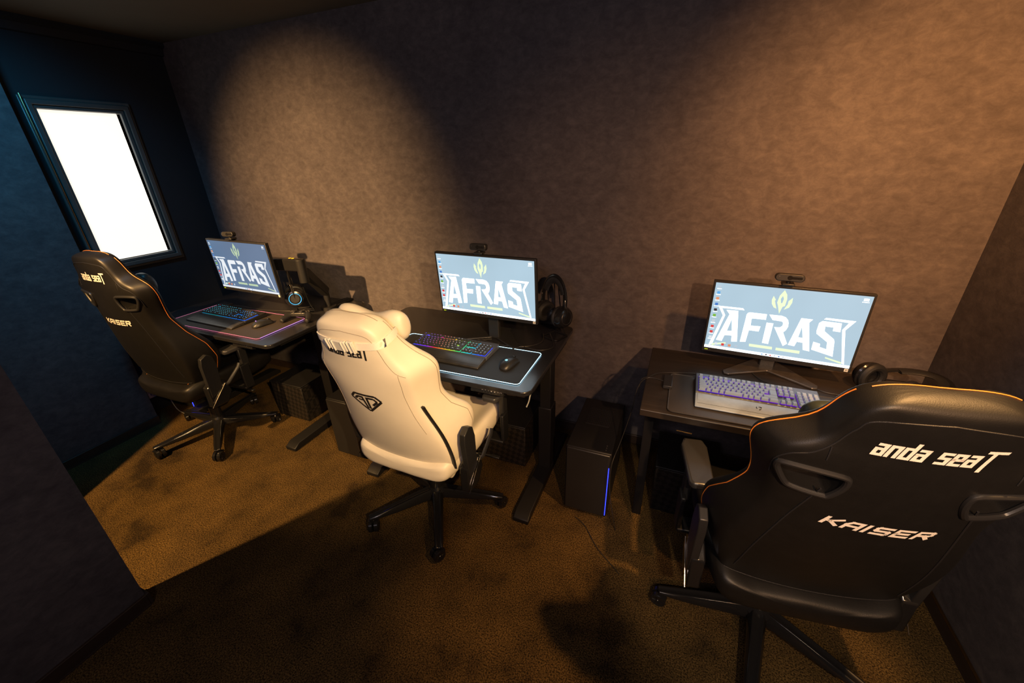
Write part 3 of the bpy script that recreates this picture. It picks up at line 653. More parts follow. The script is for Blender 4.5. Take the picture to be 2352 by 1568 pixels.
# webcams sit on the monitors
def webcam(monx, mony, topz, rz, dx, size, label, style):
    o = empty('webcam', (monx+dx, mony, topz), rz, label, 'webcam')
    MB().box((0, .010, .007), (.045, .044, .010)).build('clip', M['plastic'], o, bevel=.003)
    m = MB(); m.box((0, .028, -.016), (.035, .006, .04)); m.build('clip_foot', M['plastic'], o, bevel=.002)
    m = MB(); m.cyl((0, .008, .010), (0, .008, .020), .008); m.build('swivel', M['plastic'], o)
    w_, h_ = size; r = h_/2*(.98 if style != 'hex' else .6)
    T = TR((0, .004, .020+h_/2), Rx(PI/2+math.radians(-6)))
    MB().prism(rrect(-w_/2, -h_/2, w_/2, h_/2, r, 8 if style != 'hex' else 2), -.014, .014, T).build('body', M['plastic'], o, bevel=.003)
    m = MB(); m.lathe([(.0055, .0138), (.0055, .0155), (.008, .0155), (.009, .0138)], 20, T @ Matrix.Translation((0, 0, 0)), cap=False); m.lathe([(.0055, .0135), (.0055, .0148)], 20, T); m.build('lens', M['gloss'], o)
    m = MB(); m.prism(rrect(-.002, -.005, w_*.42, .005, .005), .0138, .0146, T); m.build('shutter_slot', M['gloss'], o)
    MB().lathe([(.0015, .0140), (.0015, .0146)], 8, T @ Matrix.Translation((-w_*.36, .004, 0))).build('indicator', M['greymetal'], o)
    return o
webcam(.44, 1.885, .984+.1655, math.radians(-3.7), -.012, (.102, .030), 'slim black webcam with privacy slider on the nearest monitor', 'pill')
webcam(-.888, 1.766, 1.058+.1650, math.radians(-2.1), -.02, (.088, .032), 'black webcam on the middle monitor', 'hex')
webcam(-2.512, 1.657, 1.070+.1650, math.radians(12), -.03, (.080, .030), 'black webcam turned sideways on the far left monitor', 'pill')

# ------------------------------------------------------------------ headsets and stands
def torus(R_, r, T, seg=32, n=10, sx=1, sy=1):
    m = MB(); pts = [T @ Vector((R_*math.cos(2*PI*i/seg)*sx, R_*math.sin(2*PI*i/seg)*sy, 0)) for i in range(seg)]; m.tube(pts, r, n, closed=True); return m
def headset(loc_, R, label, ring=None, chrome=True, cable=False, width=.085, hgt=.20):
    # local: cups at x = +-width, z = 0, band rises to z = hgt; R = rotation matrix 3x3
    o = bpy.data.objects.new('headset', None); COL.objects.link(o); o.location = loc_; o.rotation_euler = R.to_euler(); o.scale = (1.12,)*3; tag(o, label, 'headset')
    arc = [(width*1.02*math.cos(a), 0, .07+(hgt-.07)*math.sin(a)) for a in [PI*i/20 for i in range(21)]]
    m = MB(); m.tube([(width*1.02, 0, .035)]+arc+[(-width*1.02, 0, .035)], .0045, 8, rb=.014); m.build('headband', M['gloss'], o)
    m = MB(); m.tube([(p[0]*.88, 0, p[2]-.014) for p in arc[3:18]], .006, 8, rb=.017); m.build('headband_cushion', M['ear'], o)
    for s in (-1, 1):
        T = TR((s*width*.93, 0, 0), Ry(s*PI/2*.94))
        m = MB(); m.lathe([(.024, .026), (.042, .022), (.050, .008), (.052, -.004), (.046, -.012)], 32, T); cup = m.build('ear_cup', M['gloss'], o)
        m = torus(.036, .014, T @ Matrix.Translation((0, 0, -.018)), sy=1.12); m.build('ear_pad', M['ear'], o)
        m = MB(); m.tube([(s*width*1.18, 0, .0), (s*width*1.2, 0, .03), (s*width*1.04, 0, .06)], .004, 8, rb=.009); m.build('yoke', M['gloss'], o)
        if chrome:
            m = MB(); m.box((s*width*1.10, 0, .062), (.007, .013, .045), Ry(-s*.12)); m.build('slider_plate', M['chrome'], o, bevel=.002)
        if ring:
            m = torus(.031, .0018, T @ Matrix.Translation((0, 0, .0262)), n=6); m.build('light_ring', ring, cup)
            MB().lathe([(.024, .023), (.022, .0275)], 24, T).build('cup_cap', M['plastic'], cup)
        else:
            m = torus(.030, .0028, T @ Matrix.Translation((0, 0, .0245)), n=6); m.build('cup_ring', M['plastic'], cup)
    return o
# middle: frontal on a bent wire stand
def Reu(x, y, z): return Rz(z) @ Ry(y) @ Rx(x)
hs2 = headset((-.572, 1.925, .897), Reu(math.radians(-4), math.radians(0), math.radians(-30)), 'black over-ear headset hanging beside the middle monitor', None, width=.072, hgt=.175)
def wirestand(loc_, rz, label, hgt):
    o = empty('headphone_stand', loc_, rz, label, 'headphone stand')
    b = catmull([(-.07, -.055, .004), (.07, -.055, .004), (.075, .06, .004), (-.075, .06, .004)], 1, True)
    m = MB(); m.tube([(-.045, .05, .004), (-.052, -.045, .004), (-.045, -.052, .004), (.045, -.052, .004), (.052, -.045, .004), (.045, .05, .004)], .0038, 8); m.tube([(.045, .05, .004), (-.045, .05, .004)], .0038, 8); m.build('base_wire', M['blackmetal'], o)
    m = MB(); m.tube(catmull([(-.035, .05, .006), (-.028, .03, .06), (-.016, .01, hgt*.7), (-.014, .0, hgt-.02), (-.012, -.018, hgt)], 6), .0032, 8); m.tube(catmull([(.035, .05, .006), (.028, .03, .06), (.016, .01, hgt*.7), (.014, .0, hgt-.02), (.012, -.018, hgt)], 6), .0032, 8)
    m.tube([(-.012, -.018, hgt), (.012, -.018, hgt)], .0032, 8)
    m.build('upright_wires', M['blackmetal'], o)
    return o
wirestand((-.575, 1.985, DZ), math.radians(-25), 'bent black wire headphone stand on the middle desk', .335)
hs1 = headset((-2.285, 1.795, .868), Reu(math.radians(3), 0, math.radians(-40)), 'black headset with cyan ring light hanging over the far left desk', M['led_cyan'], hgt=.205, width=.075)
wirestand((-2.30, 1.86, DZ), math.radians(-40), 'thin black wire headphone stand under the cyan-ringed headset', .325)
hs3 = headset((.835, 1.815, DZ+.062), Reu(math.radians(-86), math.radians(0), math.radians(-60)), 'black headset lying on the right desk beside the nearest monitor', None, chrome=False)

# ------------------------------------------------------------------ PC towers, woven boxes
def tower(x0, x1, y0, y1, h, label, led=True, segs=3):
    cx, cy2 = (x0+x1)/2, (y0+y1)/2; o = empty('computer_tower', (cx, cy2, 0), 0, label, 'computer tower')
    W_, D_ = x1-x0, y1-y0
    MB().box((0, .004, h/2+.006), (W_, D_-.008, h-.012)).build('case', M['blackmetal'], o, bevel=.004)
    MB().box((0, -D_/2+.006, h/2+.006), (W_-.01, .016, h-.02)).build('front_panel', M['plastic'], o, bevel=.004)
    g = MB(); g.box((.0, .06, h+.001), (.12, .15, .002)); gg = g.build('top_vent', M['plastic'], o)
    g = MB()
    for i in range(14): g.box((-.055+.0085*i, .06, h+.003), (.0025, .145, .002))
    for i in range(9): g.box((0, -.006+.0165*i, h+.003), (.118, .002, .002))
    g.build('vent_mesh', M['blackmetal'], gg)
    for sx in (-1, 1):
        for sy2 in (-1, 1): MB().lathe([(.012, .0), (.012, .008)], 12, TR((sx*(W_/2-.03), sy2*(D_/2-.04), 0))).build('rubber_foot', M['plastic'], o)
    z0 = .03; L_ = .30/segs
    for i in range(segs): MB().box((W_/2-.006, -D_/2-.004, z0+L_*(i+.5)), (.0035, .004, L_-.004)).build('light_strip', M['led_blue'], o)
    for i in range(3): MB().lathe([(.003, 0), (.003, .0025)], 8, TR((W_/2-.03, -D_/2+.03+.016*i, h+.0005))).build('front_port', M['greymetal'], o)
    return o
tower(-.372, -.158, 1.51, 1.955, .40, 'black computer tower with blue light line standing between the middle and right desks')
tower(-1.80, -1.60, 1.432, 1.88, .40, 'black computer tower with blue light line left of the cream chair')
tower(-3.37, -3.165, 1.432, 1.88, .38, 'black computer tower behind the far left black chair, mostly hidden')
def wbox(x0, x1, y0, y1, h, label):
    cx, cy2 = (x0+x1)/2, (y0+y1)/2; o = empty('storage_box', (cx, cy2, 0), 0, label, 'box'); W_, D_ = x1-x0, y1-y0
    MB().box((0, 0, h/2), (W_, D_, h)).build('box_body', M['weave'], o, bevel=.006)
    MB().box((0, 0, h+.004), (W_+.006, D_+.006, .012)).build('lid', M['blackmetal'], o, bevel=.003)
    return o
wbox(-2.52, -2.235, 1.615, 1.90, .27, 'black box with checkered woven front under the far left desk')
wbox(-.98, -.66, 1.72, 2.0, .27, 'black checkered woven box under the middle desk')
wbox(.04, .33, 1.66, 1.95, .27, 'black checkered woven box under the right desk')

# ------------------------------------------------------------------ gaming chairs
def interp(tab, v):
    if v <= tab[0][0]: return tab[0][1:]
    for a, b in zip(tab, tab[1:]):
        if a[0] <= v <= b[0]:
            k = (v-a[0])/(b[0]-a[0]); return [a[i]+(b[i]-a[i])*k for i in range(1, len(a))]
    return tab[-1][1:]
#        v     wr    wf    tf    tc    bulge
KAISER = [(0, .185, .19, .08, .07, .004), (.03, .205, .215, .115, .09, .012), (.10, .238, .262, .165, .095, .022), (.20, .268, .298, .20, .10, .034), (.30, .270, .296, .18, .10, .042), (.40, .248, .268, .125, .09, .046),
          (.50, .222, .240, .095, .08, .045), (.57, .225, .252, .095, .08, .040), (.64, .245, .278, .092, .075, .034), (.685, .250, .284, .085, .07, .028), (.715, .235, .264, .080, .07, .024), (.738, .185, .205, .078, .07, .020), (.765, .162, .170, .078, .072, .018),
          (.81, .150, .156, .078, .072, .014), (.845, .132, .138, .074, .068, .008), (.862, .105, .11, .07, .062, .0)]
WHITEC = [(0, .225, .23, .08, .07, .008), (.03, .24, .245, .115, .09, .016), (.10, .25, .265, .16, .095, .030), (.20, .245, .290, .215, .10, .040), (.28, .235, .288, .21, .10, .045), (.36, .215, .25, .150, .10, .048),
          (.44, .20, .232, .125, .10, .048), (.52, .20, .245, .135, .10, .045), (.57, .21, .255, .135, .10, .040), (.61, .21, .245, .125, .10, .036), (.645, .178, .20, .110, .095, .032), (.685, .158, .168, .100, .09, .030), (.72, .145, .15, .095, .088, .026),
          (.755, .140, .144, .09, .085, .018), (.79, .122, .126, .085, .08, .010), (.805, .095, .095, .075, .07, .0)]
def strokes(glyphs, text, h, wcell, gap, th, shear):
    # returns list of quads (each 4 2-D points), centred on origin
    out = []; x = 0; items = []
    for ch in text:
        if ch == ' ': x += wcell*.55+gap; continue
        g, ww = glyphs[ch]
        for seg in g: items.append((x, ww, seg))
        x += ww*wcell+gap
    tot = x-gap
    for x0, ww, seg in items:
        for (a, b) in zip(seg, seg[1:]):
            a = Vector((x0+a[0]*ww*wcell, a[1]*h)); b = Vector((x0+b[0]*ww*wcell, b[1]*h)); d = (b-a)
            L_ = d.length
            if L_ < 1e-6: continue
            d /= L_; n = Vector((-d.y, d.x))*th/2; a2 = a-d*th/2*.98; b2 = b+d*th/2*.98
            q = [a2+n, a2-n, b2-n, b2+n]
            out.append([Vector((p.x-tot/2+shear*(p.y-h/2), p.y-h/2)) for p in q])
    return out
GK = {'K': ([[(0, 0), (0, 1)], [(0, .5), (.35, .5), (1, 1)], [(.35, .5), (1, 0)]], 1), 'A': ([[(0, 0), (0, .62), (.25, 1), (1, 1), (1, 0)], [(0, .42), (1, .42)]], 1), 'I': ([[(0, 0), (0, 1)]], .12),
      'S': ([[(1, 1), (.1, 1), (0, .9), (0, .6), (.1, .5), (.9, .5), (1, .4), (1, .1), (.9, 0), (0, 0)]], 1), 'E': ([[(1, 1), (0, 1), (0, 0), (1, 0)], [(0, .5), (.85, .5)]], 1),
      'R': ([[(0, 0), (0, 1), (.85, 1), (1, .88), (1, .6), (.85, .48), (0, .48)], [(.55, .48), (1, 0)]], 1)}
GA = {'a': ([[(.1, .68), (.8, .68), (.8, 0), (.0, 0), (0, .38), (.8, .38)]], 1), 'n': ([[(0, 0), (0, .68), (.8, .68), (.8, 0)]], 1), 'd': ([[(.8, 1.0), (.8, 0), (0, 0), (0, .68), (.8, .68)]], 1),
      's': ([[(.8, .68), (0, .68), (0, .36), (.8, .36), (.8, 0), (0, 0)]], 1), 'e': ([[(.8, 0), (0, 0), (0, .68), (.8, .68), (.8, .34), (0, .34)]], 1), 'T': ([[(-.1, 1.0), (1.5, 1.0)], [(.5, 1.0), (.5, -.25)]], 1)}
def chair(style, base, rz, rec, hy, hz, phase, label, seatz=.50, r_leg=.335, army=.12):
    W = style == 'white'
    LEA = M['whiteleather'] if W else M['leather']
    tab = WHITEC if W else KAISER
    o = empty('gaming_chair', (base[0], base[1], 0), rz, label, 'chair')
    # five star base on casters
    m = MB(); m.lathe([(.03, .055), (.05, .06), (.052, .10), (.035, .125)], 24); m.build('base_hub', M['gloss'], o)
    for k in range(5):
        a = phase-rz+k*2*PI/5
        T = TR((0, 0, 0), Rz(a))
        rings = []
        for x, w_, z0, z1 in ((.02, .030, .062, .118), (.10, .027, .062, .112), (.22, .024, .062, .098), (.30, .021, .066, .088), (r_leg+.018, .017, .070, .082)):
            rings.append([(x, -w_, z0), (x, w_, z0), (x, w_, (z0+z1)/2+.004), (x, w_*.62, z1), (x, w_*.2, z1-.004), (x, -w_*.2, z1-.004), (x, -w_*.62, z1), (x, -w_, (z0+z1)/2+.004)])
        lg = MB().loft(rings, T=T).build('base_leg', M['gloss'], o, bevel=.003)
        T2 = T @ Matrix.Translation((r_leg, 0, 0)) @ Matrix.Rotation(a*1.7+.6, 4, 'Z')
        c = MB(); c.lathe([(.008, .045), (.008, .075)], 10, T2)
        for s in (-1, 1):
            TT = T2 @ Matrix.Translation((.012, s*.013, .030)) @ Matrix.Rotation(-s*PI/2, 4, 'X')
            c.lathe([(.020, -.009), (.030, -.008), (.030, .007), (.026, .011), (.020, .009), (.006, .008), (.004, .011)], 24, TT)
            for q in range(6):
                TTq = TT @ Matrix.Rotation(q*PI/3, 4, 'Z') @ Matrix.Translation((.014, 0, .009)); c.box((0, 0, 0), (.012, .003, .003)); 
                for j in range(8): c.v[-8+j] = TTq @ c.v[-8+j]
        c.box((.0, 0, .052), (.03, .05, .012))
        for j in range(8): c.v[-8+j] = T2 @ c.v[-8+j]
        c.build('caster', M['gloss'], lg)
    m = MB(); m.lathe([(.025, .10), (.025, .30)], 20); m.lathe([(.033, .10), (.033, .20)], 20); m.build('gas_cylinder', M['gloss'], o)
    m = MB(); m.box((0, .01, seatz-.135), (.20, .34, .05)); m.box((0, -.01, seatz-.165), (.14, .20, .04)); m.cyl((.05, .05, seatz-.15), (.30, .08, seatz-.16), .006); m.box((.31, .08, seatz-.16), (.05, .02, .010)); m.build('tilt_mechanism', M['blackmetal'], o, bevel=.004)
    # seat cushion
    rings = []
    for y, w_, th, bol in ((-.235, .22, .07, .0), (-.21, .245, .10, .012), (-.10, .262, .115, .025), (.05, .27, .115, .03), (.20, .268, .115, .028), (.315, .25, .105, .010), (.35, .22, .07, .0)):
        zb = seatz-.118+(.115-th)*.4; zt = zb+th
        rings.append([(-w_*.85, y, zb), (-w_*.4, y, zb-.002), (w_*.4, y, zb-.002), (w_*.85, y, zb), (w_, y, zb+th*.4), (w_*.985, y, zt+bol*.6), (w_*.88, y, zt+bol), (w_*.72, y, zt+bol*.35), (w_*.55, y, zt-.004), (0, y, zt-.002), (-w_*.55, y, zt-.004), (-w_*.72, y, zt+bol*.35), (-w_*.88, y, zt+bol), (-w_*.985, y, zt+bol*.6), (-w_, y, zt-th*.6)])
    st = MB().loft(rings).build('seat', LEA, o, sub=2)
    for s in (-1, 1):
        m = MB(); m.tube(catmull([(s*.19, -.18, seatz+.003), (s*.194, -.05, seatz+.006), (s*.194, .1, seatz+.006), (s*.185, .23, seatz-.002)], 8), .0013, 5); m.build('stitching', M['greystitch'] if W else M['stitch'], st)
    # backrest
    H = Vector((0, hy, hz)); ct, sn = math.cos(rec), math.sin(rec)
    U = Vector((1, 0, 0)); V = Vector((0, -sn, ct)); D = Vector((0, ct, sn))
    def P3(u, v, d): return H+U*u+V*v+D*d
    rings = []
    for v, wr, wf, tf, tc, bu in tab:
        half = [(0, -bu), (.45*wr, -bu*.82), (.8*wr, -bu*.35), (.96*wr, .002), (wr, .018), ((wr*.6+wf*.4), tf*.45), (wf, tf*.8), (wf-.008, tf), (wf-.035, tf+.004), (wf*.72, tc+.012), (wf*.5, tc), (0, tc)]
        pts = [P3(u, v, d) for u, d in half]+[P3(-u, v, d) for u, d in half[-2:0:-1]]
        rings.append(pts)
    vt = tab[-1][0]+.010
    v, wr, wf, tf, tc, bu = tab[-1]
    half = [(0, .03), (.3*wr, .03), (.5*wr, .03), (.6*wr, .035), (.65*wr, .04), (.65*wr, .045), (.65*wr, .05), (.6*wf, .055), (.5*wf, .055), (.4*wf, .055), (.3*wf, .055), (0, .055)]
    rings.append([P3(u, vt, d) for u, d in half]+[P3(-u, vt, d) for u, d in half[-2:0:-1]])
    bk = MB().loft(rings).build('backrest', LEA, o, sub=2)
    dg = bpy.context.evaluated_depsgraph_get(); dg.update(); bvh = BVHTree.FromObject(bk, dg)
    def on_rear(u, v, off=.001):
        hit = bvh.ray_cast(P3(u, v, -.3), D)
        return (hit[0]+hit[1]*off) if hit[0] else P3(u, v, -.02)
    def on_side(s, v, d, off=.001):
        hit = bvh.ray_cast(P3(s*.6, v, d), -U*s)
        return (hit[0]+hit[1]*off) if hit[0] else P3(s*.25, v, d)
    def decal(quads, cu, cv, name, m_, off=.0015):
        q_ = MB()
        for q in quads:
            n1 = max(1, int((q[0]-q[3]).length/.006)); vs = []; fs = []
            for i in range(n1+1):
                t = i/n1
                for a, b in ((q[0], q[3]), (q[1], q[2])):
                    p = a.lerp(b, t); vs.append(on_rear(cu+p.x, cv+p.y, off))
            for i in range(n1): fs.append([2*i, 2*i+1, 2*i+3, 2*i+2])
            q_.add(vs, fs)
        return q_.build(name, m_, bk, smooth=0)
    if W:
        decal(strokes(GA, 'anda seaT', .036, .0150, .0056, .0068, .12), 0, .706, 'brand_lettering', M['blackprint'])
        # hexagonal emblem
        cv = .470
        def ln(a, b, th):
            a = Vector(a); b = Vector(b); d = (b-a).normalized(); n = Vector((-d.y, d.x))*th/2; return [a+n, a-n, b-n, b+n]
        hx = [(-.066, .004), (-.045, .032), (.030, .042) if False else (.045, .032), (.066, .004), (.0, -.052)]
        hx = [(-.070, .010), (-.048, .034), (.048, .034), (.070, .010), (0, -.052)]
        Q = [ln(hx[i], hx[(i+1) % 5], .010) for i in range(5)]
        Q += [ln((-.052, .006), (-.036, .020), .010), ln((-.036, .020), (-.010, .020), .010), ln((-.015, .024), (-.005, -.038), .010), ln((-.036, .005), (-.014, .005), .008), ln((.006, .024), (.006, -.038), .010), ln((.010, .020), (.038, .020), .010), ln((.038, .020), (.050, .006), .010), ln((.050, .006), (.024, -.016), .010)]
        decal(Q, 0, cv, 'emblem', M['blackprint'])
    else:
        decal(strokes(GA, 'anda seaT', .040, .0160, .0056, .0070, .15), .0, .762, 'brand_lettering', M['whiteprint'])
        decal(strokes(GK, 'KAISER', .025, .0265, .0130, .0075, .35), 0, .510, 'model_lettering', M['whiteprint'])
    # seams
    SEAM = M['greystitch'] if W else M['blackprint']
    def path(pts, name, m_, r=.0016, off=.0006):
        q_ = MB(); q_.tube([on_rear(u, v, off) for u, v in pts], r, 6); return q_.build(name, m_, bk)
    c2 = lambda pts, k=8: [(p.x, p.y) for p in catmull([Vector((a, b, 0)) for a, b in pts], k)]
    if W:
        path(c2([(-.235, .060), (-.1, .052), (0, .05), (.1, .052), (.235, .060)]), 'seam', SEAM, .0012)
        for s in (-1, 1):
            path(c2([(s*.193, .30), (s*.172, .40), (s*.165, .50), (s*.170, .56), (s*.172, .612)]), 'seam', SEAM, .0009)
            path(c2([(s*.195, .600), (s*.165, .622), (s*.143, .66), (s*.128, .71), (s*.118, .745), (s*.09, .772), (0, .783)]), 'stitching', SEAM, .0009)
            # black trim strip along the lower side
            q_ = MB(); ps = [on_side(s, .06+.38*i/14, .014+.006*math.sin(PI*i/14), .002) for i in range(15)]; q_.tube(ps, .004, 8, rb=.015); q_.build('side_trim', M['plastic'], bk)
    else:
        path(c2([(-.222, .105), (-.1, .098), (0, .096), (.1, .098), (.222, .105)]), 'seam', SEAM)
        for s in (-1, 1):
            path(c2([(s*.205, .15), (s*.195, .30), (s*.172, .45), (s*.150, .56), (s*.14, .61)]), 'seam', SEAM, .0022)
            path(c2([(s*.158, .70), (s*.158, .735)]), 'seam', SEAM, .0016)
            path(c2([(s*.232, .60), (s*.238, .655), (s*.222, .69), (s*.185, .712), (s*.155, .745), (s*.135, .79), (s*.11, .822), (0, .835)]), 'seam', SEAM, .0016)
            # handle openings: boolean pocket with moulded rim
            cu, cv = s*.165, .625
            shp = [(-.060, .036), (-.02, .040), (.046, .038), (.060, .028), (.058, .0), (.044, -.030), (.030, -.036), (-.022, -.036), (-.040, -.028), (-.062, .008), (-.066, .026)]
            shp = [(x, y) if s < 0 else (-x, y) for x, y in shp]
            pl = [(p.x, p.y) for p in catmull([Vector((a, b, 0)) for a, b in shp], 3, True)]
            rim = MB(); rim.tube([on_rear(cu+x, cv+y, .001) for x, y in pl], .0075, 10, closed=True); rim.build('handle_rim', M['plastic'], bk)
            cut = MB(); n = len(pl)
            cut.add([P3(cu+x*.97, cv+y*.97, -.10) for x, y in pl]+[P3(cu+x*.88, cv+y*.88, .030) for x, y in pl], [list(range(n)), list(range(2*n-1, n-1, -1))]+[[i, n+i, n+(i+1) % n, (i+1) % n] for i in range(n)])
            co = cut.build('handle_pocket_cutter', M['plastic'], o)
            md = bk.modifiers.new('pocket', 'BOOLEAN'); md.object = co; md.operation = 'DIFFERENCE'; md.solver = 'EXACT'
            chair.cutters.append((bk, co))
    # outer side stitching
    for s in (-1, 1):
        vmax = tab[-1][0]-.02
        q_ = MB(); ps = []
        for i in range(61):
            v = .06+(vmax-.06)*i/60; d = interp(tab, v)[2]*.80; ps.append(on_side(s, v, d, .0006))
        q_.tube(ps, .0013, 5); q_.build('stitching', M['greystitch'] if W else M['stitch'], bk)
    q_ = MB(); ps = []
    for i in range(21):
        u = -.115+.23*i/20; hit = bvh.ray_cast(P3(u, 1.2, .055), -V)
        if hit[0]: ps.append(hit[0]+hit[1]*.0006)
    if len(ps) > 3: q_.tube(ps, .0013, 5); q_.build('stitching', M['greystitch'] if W else M['stitch'], bk)
    # rear skirt under the backrest
    rk = MB()
    hw = .225 if W else .205
    hw -= .0 if W else .012; zb = -.02 if W else -.008
    rk.add([P3(u, v, d) for u, v, d in ((-hw, zb, -.002), (hw, zb, -.002), (hw, .05, -.012), (-hw, .05, -.012), (-hw, zb, .07), (hw, zb, .07), (hw, .05, .07), (-hw, .05, .07))], [(0, 1, 2, 3), (7, 6, 5, 4), (0, 4, 5, 1), (1, 5, 6, 2), (2, 6, 7, 3), (3, 7, 4, 0)])
    rk.build('rear_skirt', LEA, o, bevel=.014, bseg=3)
    # recliner covers and side brackets
    for s in (-1, 1):
        x = s*.285
        prof = [(-.055, -.085), (.035, -.09), (.075, -.03), (.06, .045), (.0, .085), (-.055, .045)]
        m = MB(); m.prism(prof, -.022, .022, TR((x, hy+.055, hz+.02), Matrix(((0, 0, 1), (1, 0, 0), (0, 1, 0))))); m.build('recliner_cover', M['gloss'], o, bevel=.006)
        m = MB(); pr = [(.00, .01), (.02, .085), (.17, .125), (.225, .125), (.25, .10), (.24, .062), (.20, .045)]
        R_ = Matrix((V, D, U)).transposed().to_4x4(); m.prism(pr, -.013, .013, Matrix.Translation(P3(s*.298, 0, 0)) @ R_); m.build('backrest_bracket', M['plastic'], o, bevel=.003)
        m = MB(); m.tube([(x+s*.027, hy-.01, hz-.055), (x+s*.027, hy+.10, hz+.055)], .0022, 6); m.build('cover_trim', M['chrome'], o)
        # armrest
        ax = s*.315
        m = MB(); m.box((s*.23, army-.04, seatz-.130), (.18, .07, .016)); m.box((ax, army-.04, seatz-.055), (.018, .060, .16)); m.build('armrest_bracket', M['blackmetal'], o, bevel=.005)
        m = MB(); m.box((ax-s*.012, army-.02, seatz+.06), (.024, .050, .13)); m.build('armrest_post', M['plastic'], o, bevel=.006)
        m = MB(); m.prism([(-.040, -.105), (-.03, -.122), (.03, -.122), (.040, -.105), (.046, .09), (.034, .130), (-.034, .130), (-.046, .09)], 0, .028, TR((s*.278, army, seatz+.122))); m.build('armrest_pad', M['armpad'], o, bevel=.008, bseg=3)
    m = MB(); m.tube([(.292, hy+.10, hz+.03), (.315, hy+.12, hz+.05), (.318, hy+.20, hz+.115), (.316, hy+.215, hz+.135)], .006, 8, rb=.010); m.build('recline_lever', M['plastic'], o)
    # neck pillow in front of the head section
    pv = .655 if not W else .700
    m = MB(); rings = []
    for u, hh, tt, dv in ((-.178, .030, .020, .018), (-.165, .060, .035, .014), (-.11, .072, .048, .006), (-.05, .062, .045, -.006), (0, .056, .042, -.010), (.05, .062, .045, -.006), (.11, .072, .048, .006), (.165, .060, .035, .014), (.178, .030, .020, .018)):
        rings.append([P3(u*(.84 if W else .92), pv+dv+hh*math.sin(a), (.140 if W else .125)+tt*math.cos(a)) for a in [2*PI*i/12 for i in range(12)]])
    pil = m.loft(rings).build('neck_pillow', M['whiteleather'] if W else M['olive'], o, sub=2)
    if W:
        # strap with buckle across the rear of the head section
        def strapring(v0, hh, off):
            vs = []; n = 25
            for i in range(n):
                u = -.1455+.291*i/(n-1); 
                for dv in (-hh, hh):
                    hit = bvh.ray_cast(P3(u*.985, v0+dv, -.3), D); p = hit[0]+hit[1]*off if hit[0] else P3(u, v0+dv, .03)
                    vs.append(p)
            # continue around both sides to the pillow
            L0 = []; 
            for s in (-1, 1):
                seq = []
                for d, vv in ((.02, 0), (.045, .0), (.07, .0), (.10, -.004)):
                    for dv in (-hh, hh):
                        hit = bvh.ray_cast(P3(s*.5, v0+dv+vv, min(d, .072)), -U*s)
                        x_ = (hit[0]+hit[1]*off) if hit[0] else P3(s*.155, v0+dv+vv, d)
                        if d > .09: x_ = P3(s*.138, v0+dv+vv, d)
                        seq.append(x_)
                L0.append(seq)
            left = [L0[0][2*i+j] for i in (3, 2, 1, 0) for j in (0, 1)]
            allv = left+vs+L0[1]
            return allv
        av = strapring(.733, .0135, .0042); av2 = strapring(.733, .0135, .0004)
        n = len(av)//2; m = MB(); fs = []
        N2 = len(av)
        for i in range(n-1):
            a, b, c, d = 2*i, 2*i+1, 2*i+3, 2*i+2
            fs += [[a, b, c, d], [N2+d, N2+c, N2+b, N2+a], [a, d, N2+d, N2+a], [b, N2+b, N2+c, c]]
        m.add(av+av2, fs); sp_ = m.build('pillow_strap', M['strap'], o)
        for du, wd, hh, dp in ((-.052, .022, .021, .007), (-.008, .062, .021, .011), (.044, .026, .024, .009)):
            c = on_rear(du, .733, .009); m = MB()
            R_ = Matrix((U, V, D)).transposed()
            m.box(c, (wd, hh*2, dp), R_)
            for e_ in (-1, 1): m.box(c-D*.004+U*e_*wd*.32, (.004, hh*2+.002, dp), R_)
            m.build('strap_buckle', M['whiteplastic'], sp_, bevel=.0025)
    return o
chair.cutters = []
chair('kaiser', (-2.725, 1.33), math.radians(1), math.radians(9.5), -.155, .41, math.radians(-36), 'black gaming chair with orange stitching at the far left desk', r_leg=.34)
chair('white', (-1.0, 1.313), math.radians(-1.5), math.radians(16), -.165, .395, math.radians(-57), 'cream white gaming chair with black hexagon emblem at the middle desk', r_leg=.33, army=.225)
chair('kaiser', (.458, 1.225), math.radians(7.5), math.radians(15), -.152, .39, math.radians(-28), 'large nearest black gaming chair at the right desk, cut by the frame edge', seatz=.49, r_leg=.335)
# bake the handle pockets, then remove the cutters
dg = bpy.context.evaluated_depsgraph_get(); dg.update()
for bk in {b for b, c in chair.cutters}:
    me = bpy.data.meshes.new_from_object(bk.evaluated_get(dg)); bk.modifiers.clear(); bk.data = me
    for p in me.polygons: p.use_smooth = True
    me.set_sharp_from_angle(angle=math.radians(50))
for b, c in chair.cutters: bpy.data.objects.remove(c)

# ------------------------------------------------------------------ cables
def cable(pts, r, m, label, name='cable'):
    q = MB(); q.tube(catmull(pts, 8), r, 8); return tag(q.build(name, m), label, 'cable')
Z = DZ+.0035
cable([(-2.92, 1.66, Z), (-2.90, 1.74, Z), (-2.80, 1.765, Z), (-2.62, 1.755, Z), (-2.45, 1.78, Z), (-2.36, 1.81, Z), (-2.30, 1.85, Z)], .0022, M['cable'], 'dark cable looping behind the cyan-lit keyboard')
cable([(-1.28, 1.765, Z), (-1.05, 1.79, Z), (-.95, 1.80, Z), (-.80, 1.775, Z), (-.68, 1.80, Z), (-.62, 1.88, Z), (-.63, 1.95, Z+.02)], .0022, M['cable'], 'black cable running behind the rainbow-lit keyboard')
cable([(-.79, 1.86, Z), (-.70, 1.80, Z), (-.60, 1.78, Z), (-.545, 1.83, Z), (-.56, 1.90, Z), (-.59, 1.94, Z+.03)], .002, M['cable'], 'thin black headset cable curling on the middle desk')
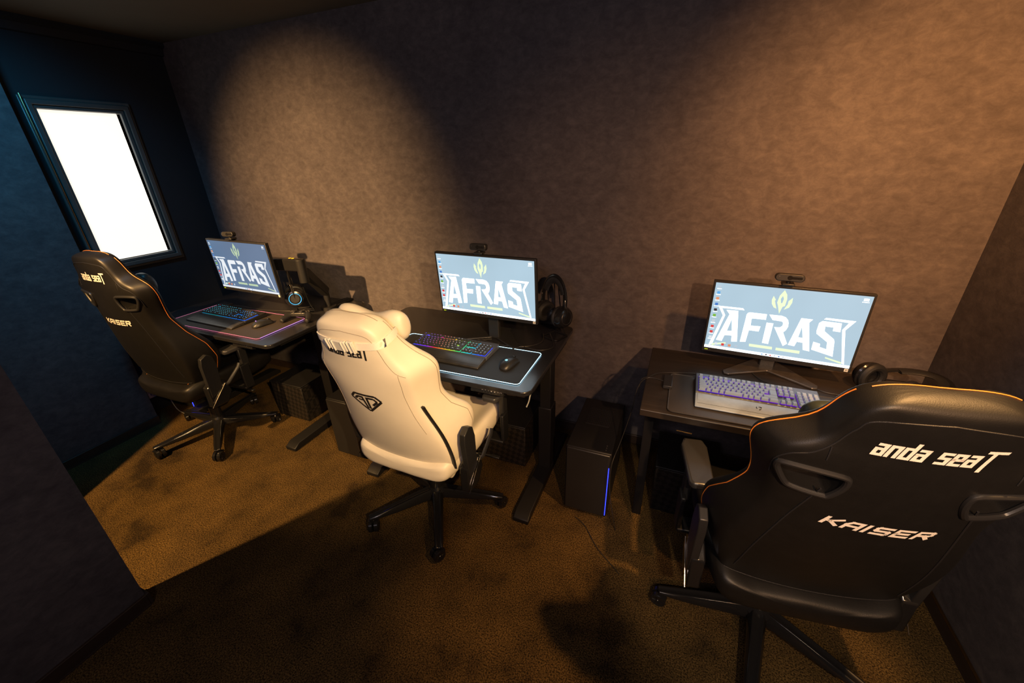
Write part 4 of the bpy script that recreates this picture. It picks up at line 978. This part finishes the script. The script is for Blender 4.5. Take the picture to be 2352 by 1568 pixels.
MB_ = cable([(.015, 1.655, Z+.008), (-.05, 1.665, Z+.006), (-.085, 1.62, .72), (-.10, 1.60, .60), (-.13, 1.58, .44), (-.152, 1.500, .36), (-.150, 1.495, .22), (-.12, 1.47, .08), (-.10, 1.46, .003)], .002, M['cable'], 'brown-black cable dropping from the right desk mat past the tower')
cable([(.25, 1.80, Z), (.12, 1.78, Z), (.0, 1.74, Z), (-.045, 1.69, Z), (-.078, 1.66, Z-.01), (-.08, 1.64, .66)], .002, M['cable'], 'dark cable crossing the back left of the right desk')
cable([(.42, 1.745, DZ+.03), (.41, 1.80, Z+.005), (.385, 1.86, Z), (.37, 1.92, Z)], .002, M['cable'], 'short black cable rising behind the violet-lit keyboard')
cable([(.77, 1.80, Z), (.70, 1.79, Z), (.62, 1.80, Z), (.56, 1.88, Z)], .002, M['cable'], 'black headset cable on the right desk')
cable([(-3.41, 1.36, .19), (-3.40, 1.37, .30), (-3.36, 1.38, .22), (-3.33, 1.38, .08), (-3.26, 1.37, .01), (-3.12, 1.37, .006), (-3.02, 1.40, .006)], .0025, M['cablew'], 'pale thin cable hanging behind the far left chair')
cable([(-.52, 1.46, .715), (-.525, 1.44, .69), (-.53, 1.435, .66), (-.54, 1.43, .63)], .003, M['cablew'], 'short pale cable end hanging under the middle desk')
cable([(-.30, 1.47, .004), (-.24, 1.43, .004), (-.17, 1.34, .004), (-.10, 1.28, .004), (-.05, 1.24, .004)], .002, M['cable'], 'thin black cable lying on the carpet before the tower')

# repeats carry a shared group
GROUPS = {'chair': 'gaming chairs at the desks', 'monitor': 'monitors on the desks', 'keyboard': 'backlit keyboards on the desk mats', 'desk mat': 'mats on the desks', 'mouse': 'mice on the desk mats', 'headset': 'headsets by the monitors',
          'headphone stand': 'wire headphone stands', 'webcam': 'webcams on the monitors', 'computer tower': 'computer towers on the carpet', 'box': 'checkered boxes under the desks', 'desk': 'desks along the back wall', 'ceiling spotlight': 'ceiling spotlights'}
for o in bpy.data.objects:
    if o.parent is None and o.get('category') in GROUPS: o['group'] = GROUPS[o['category']]
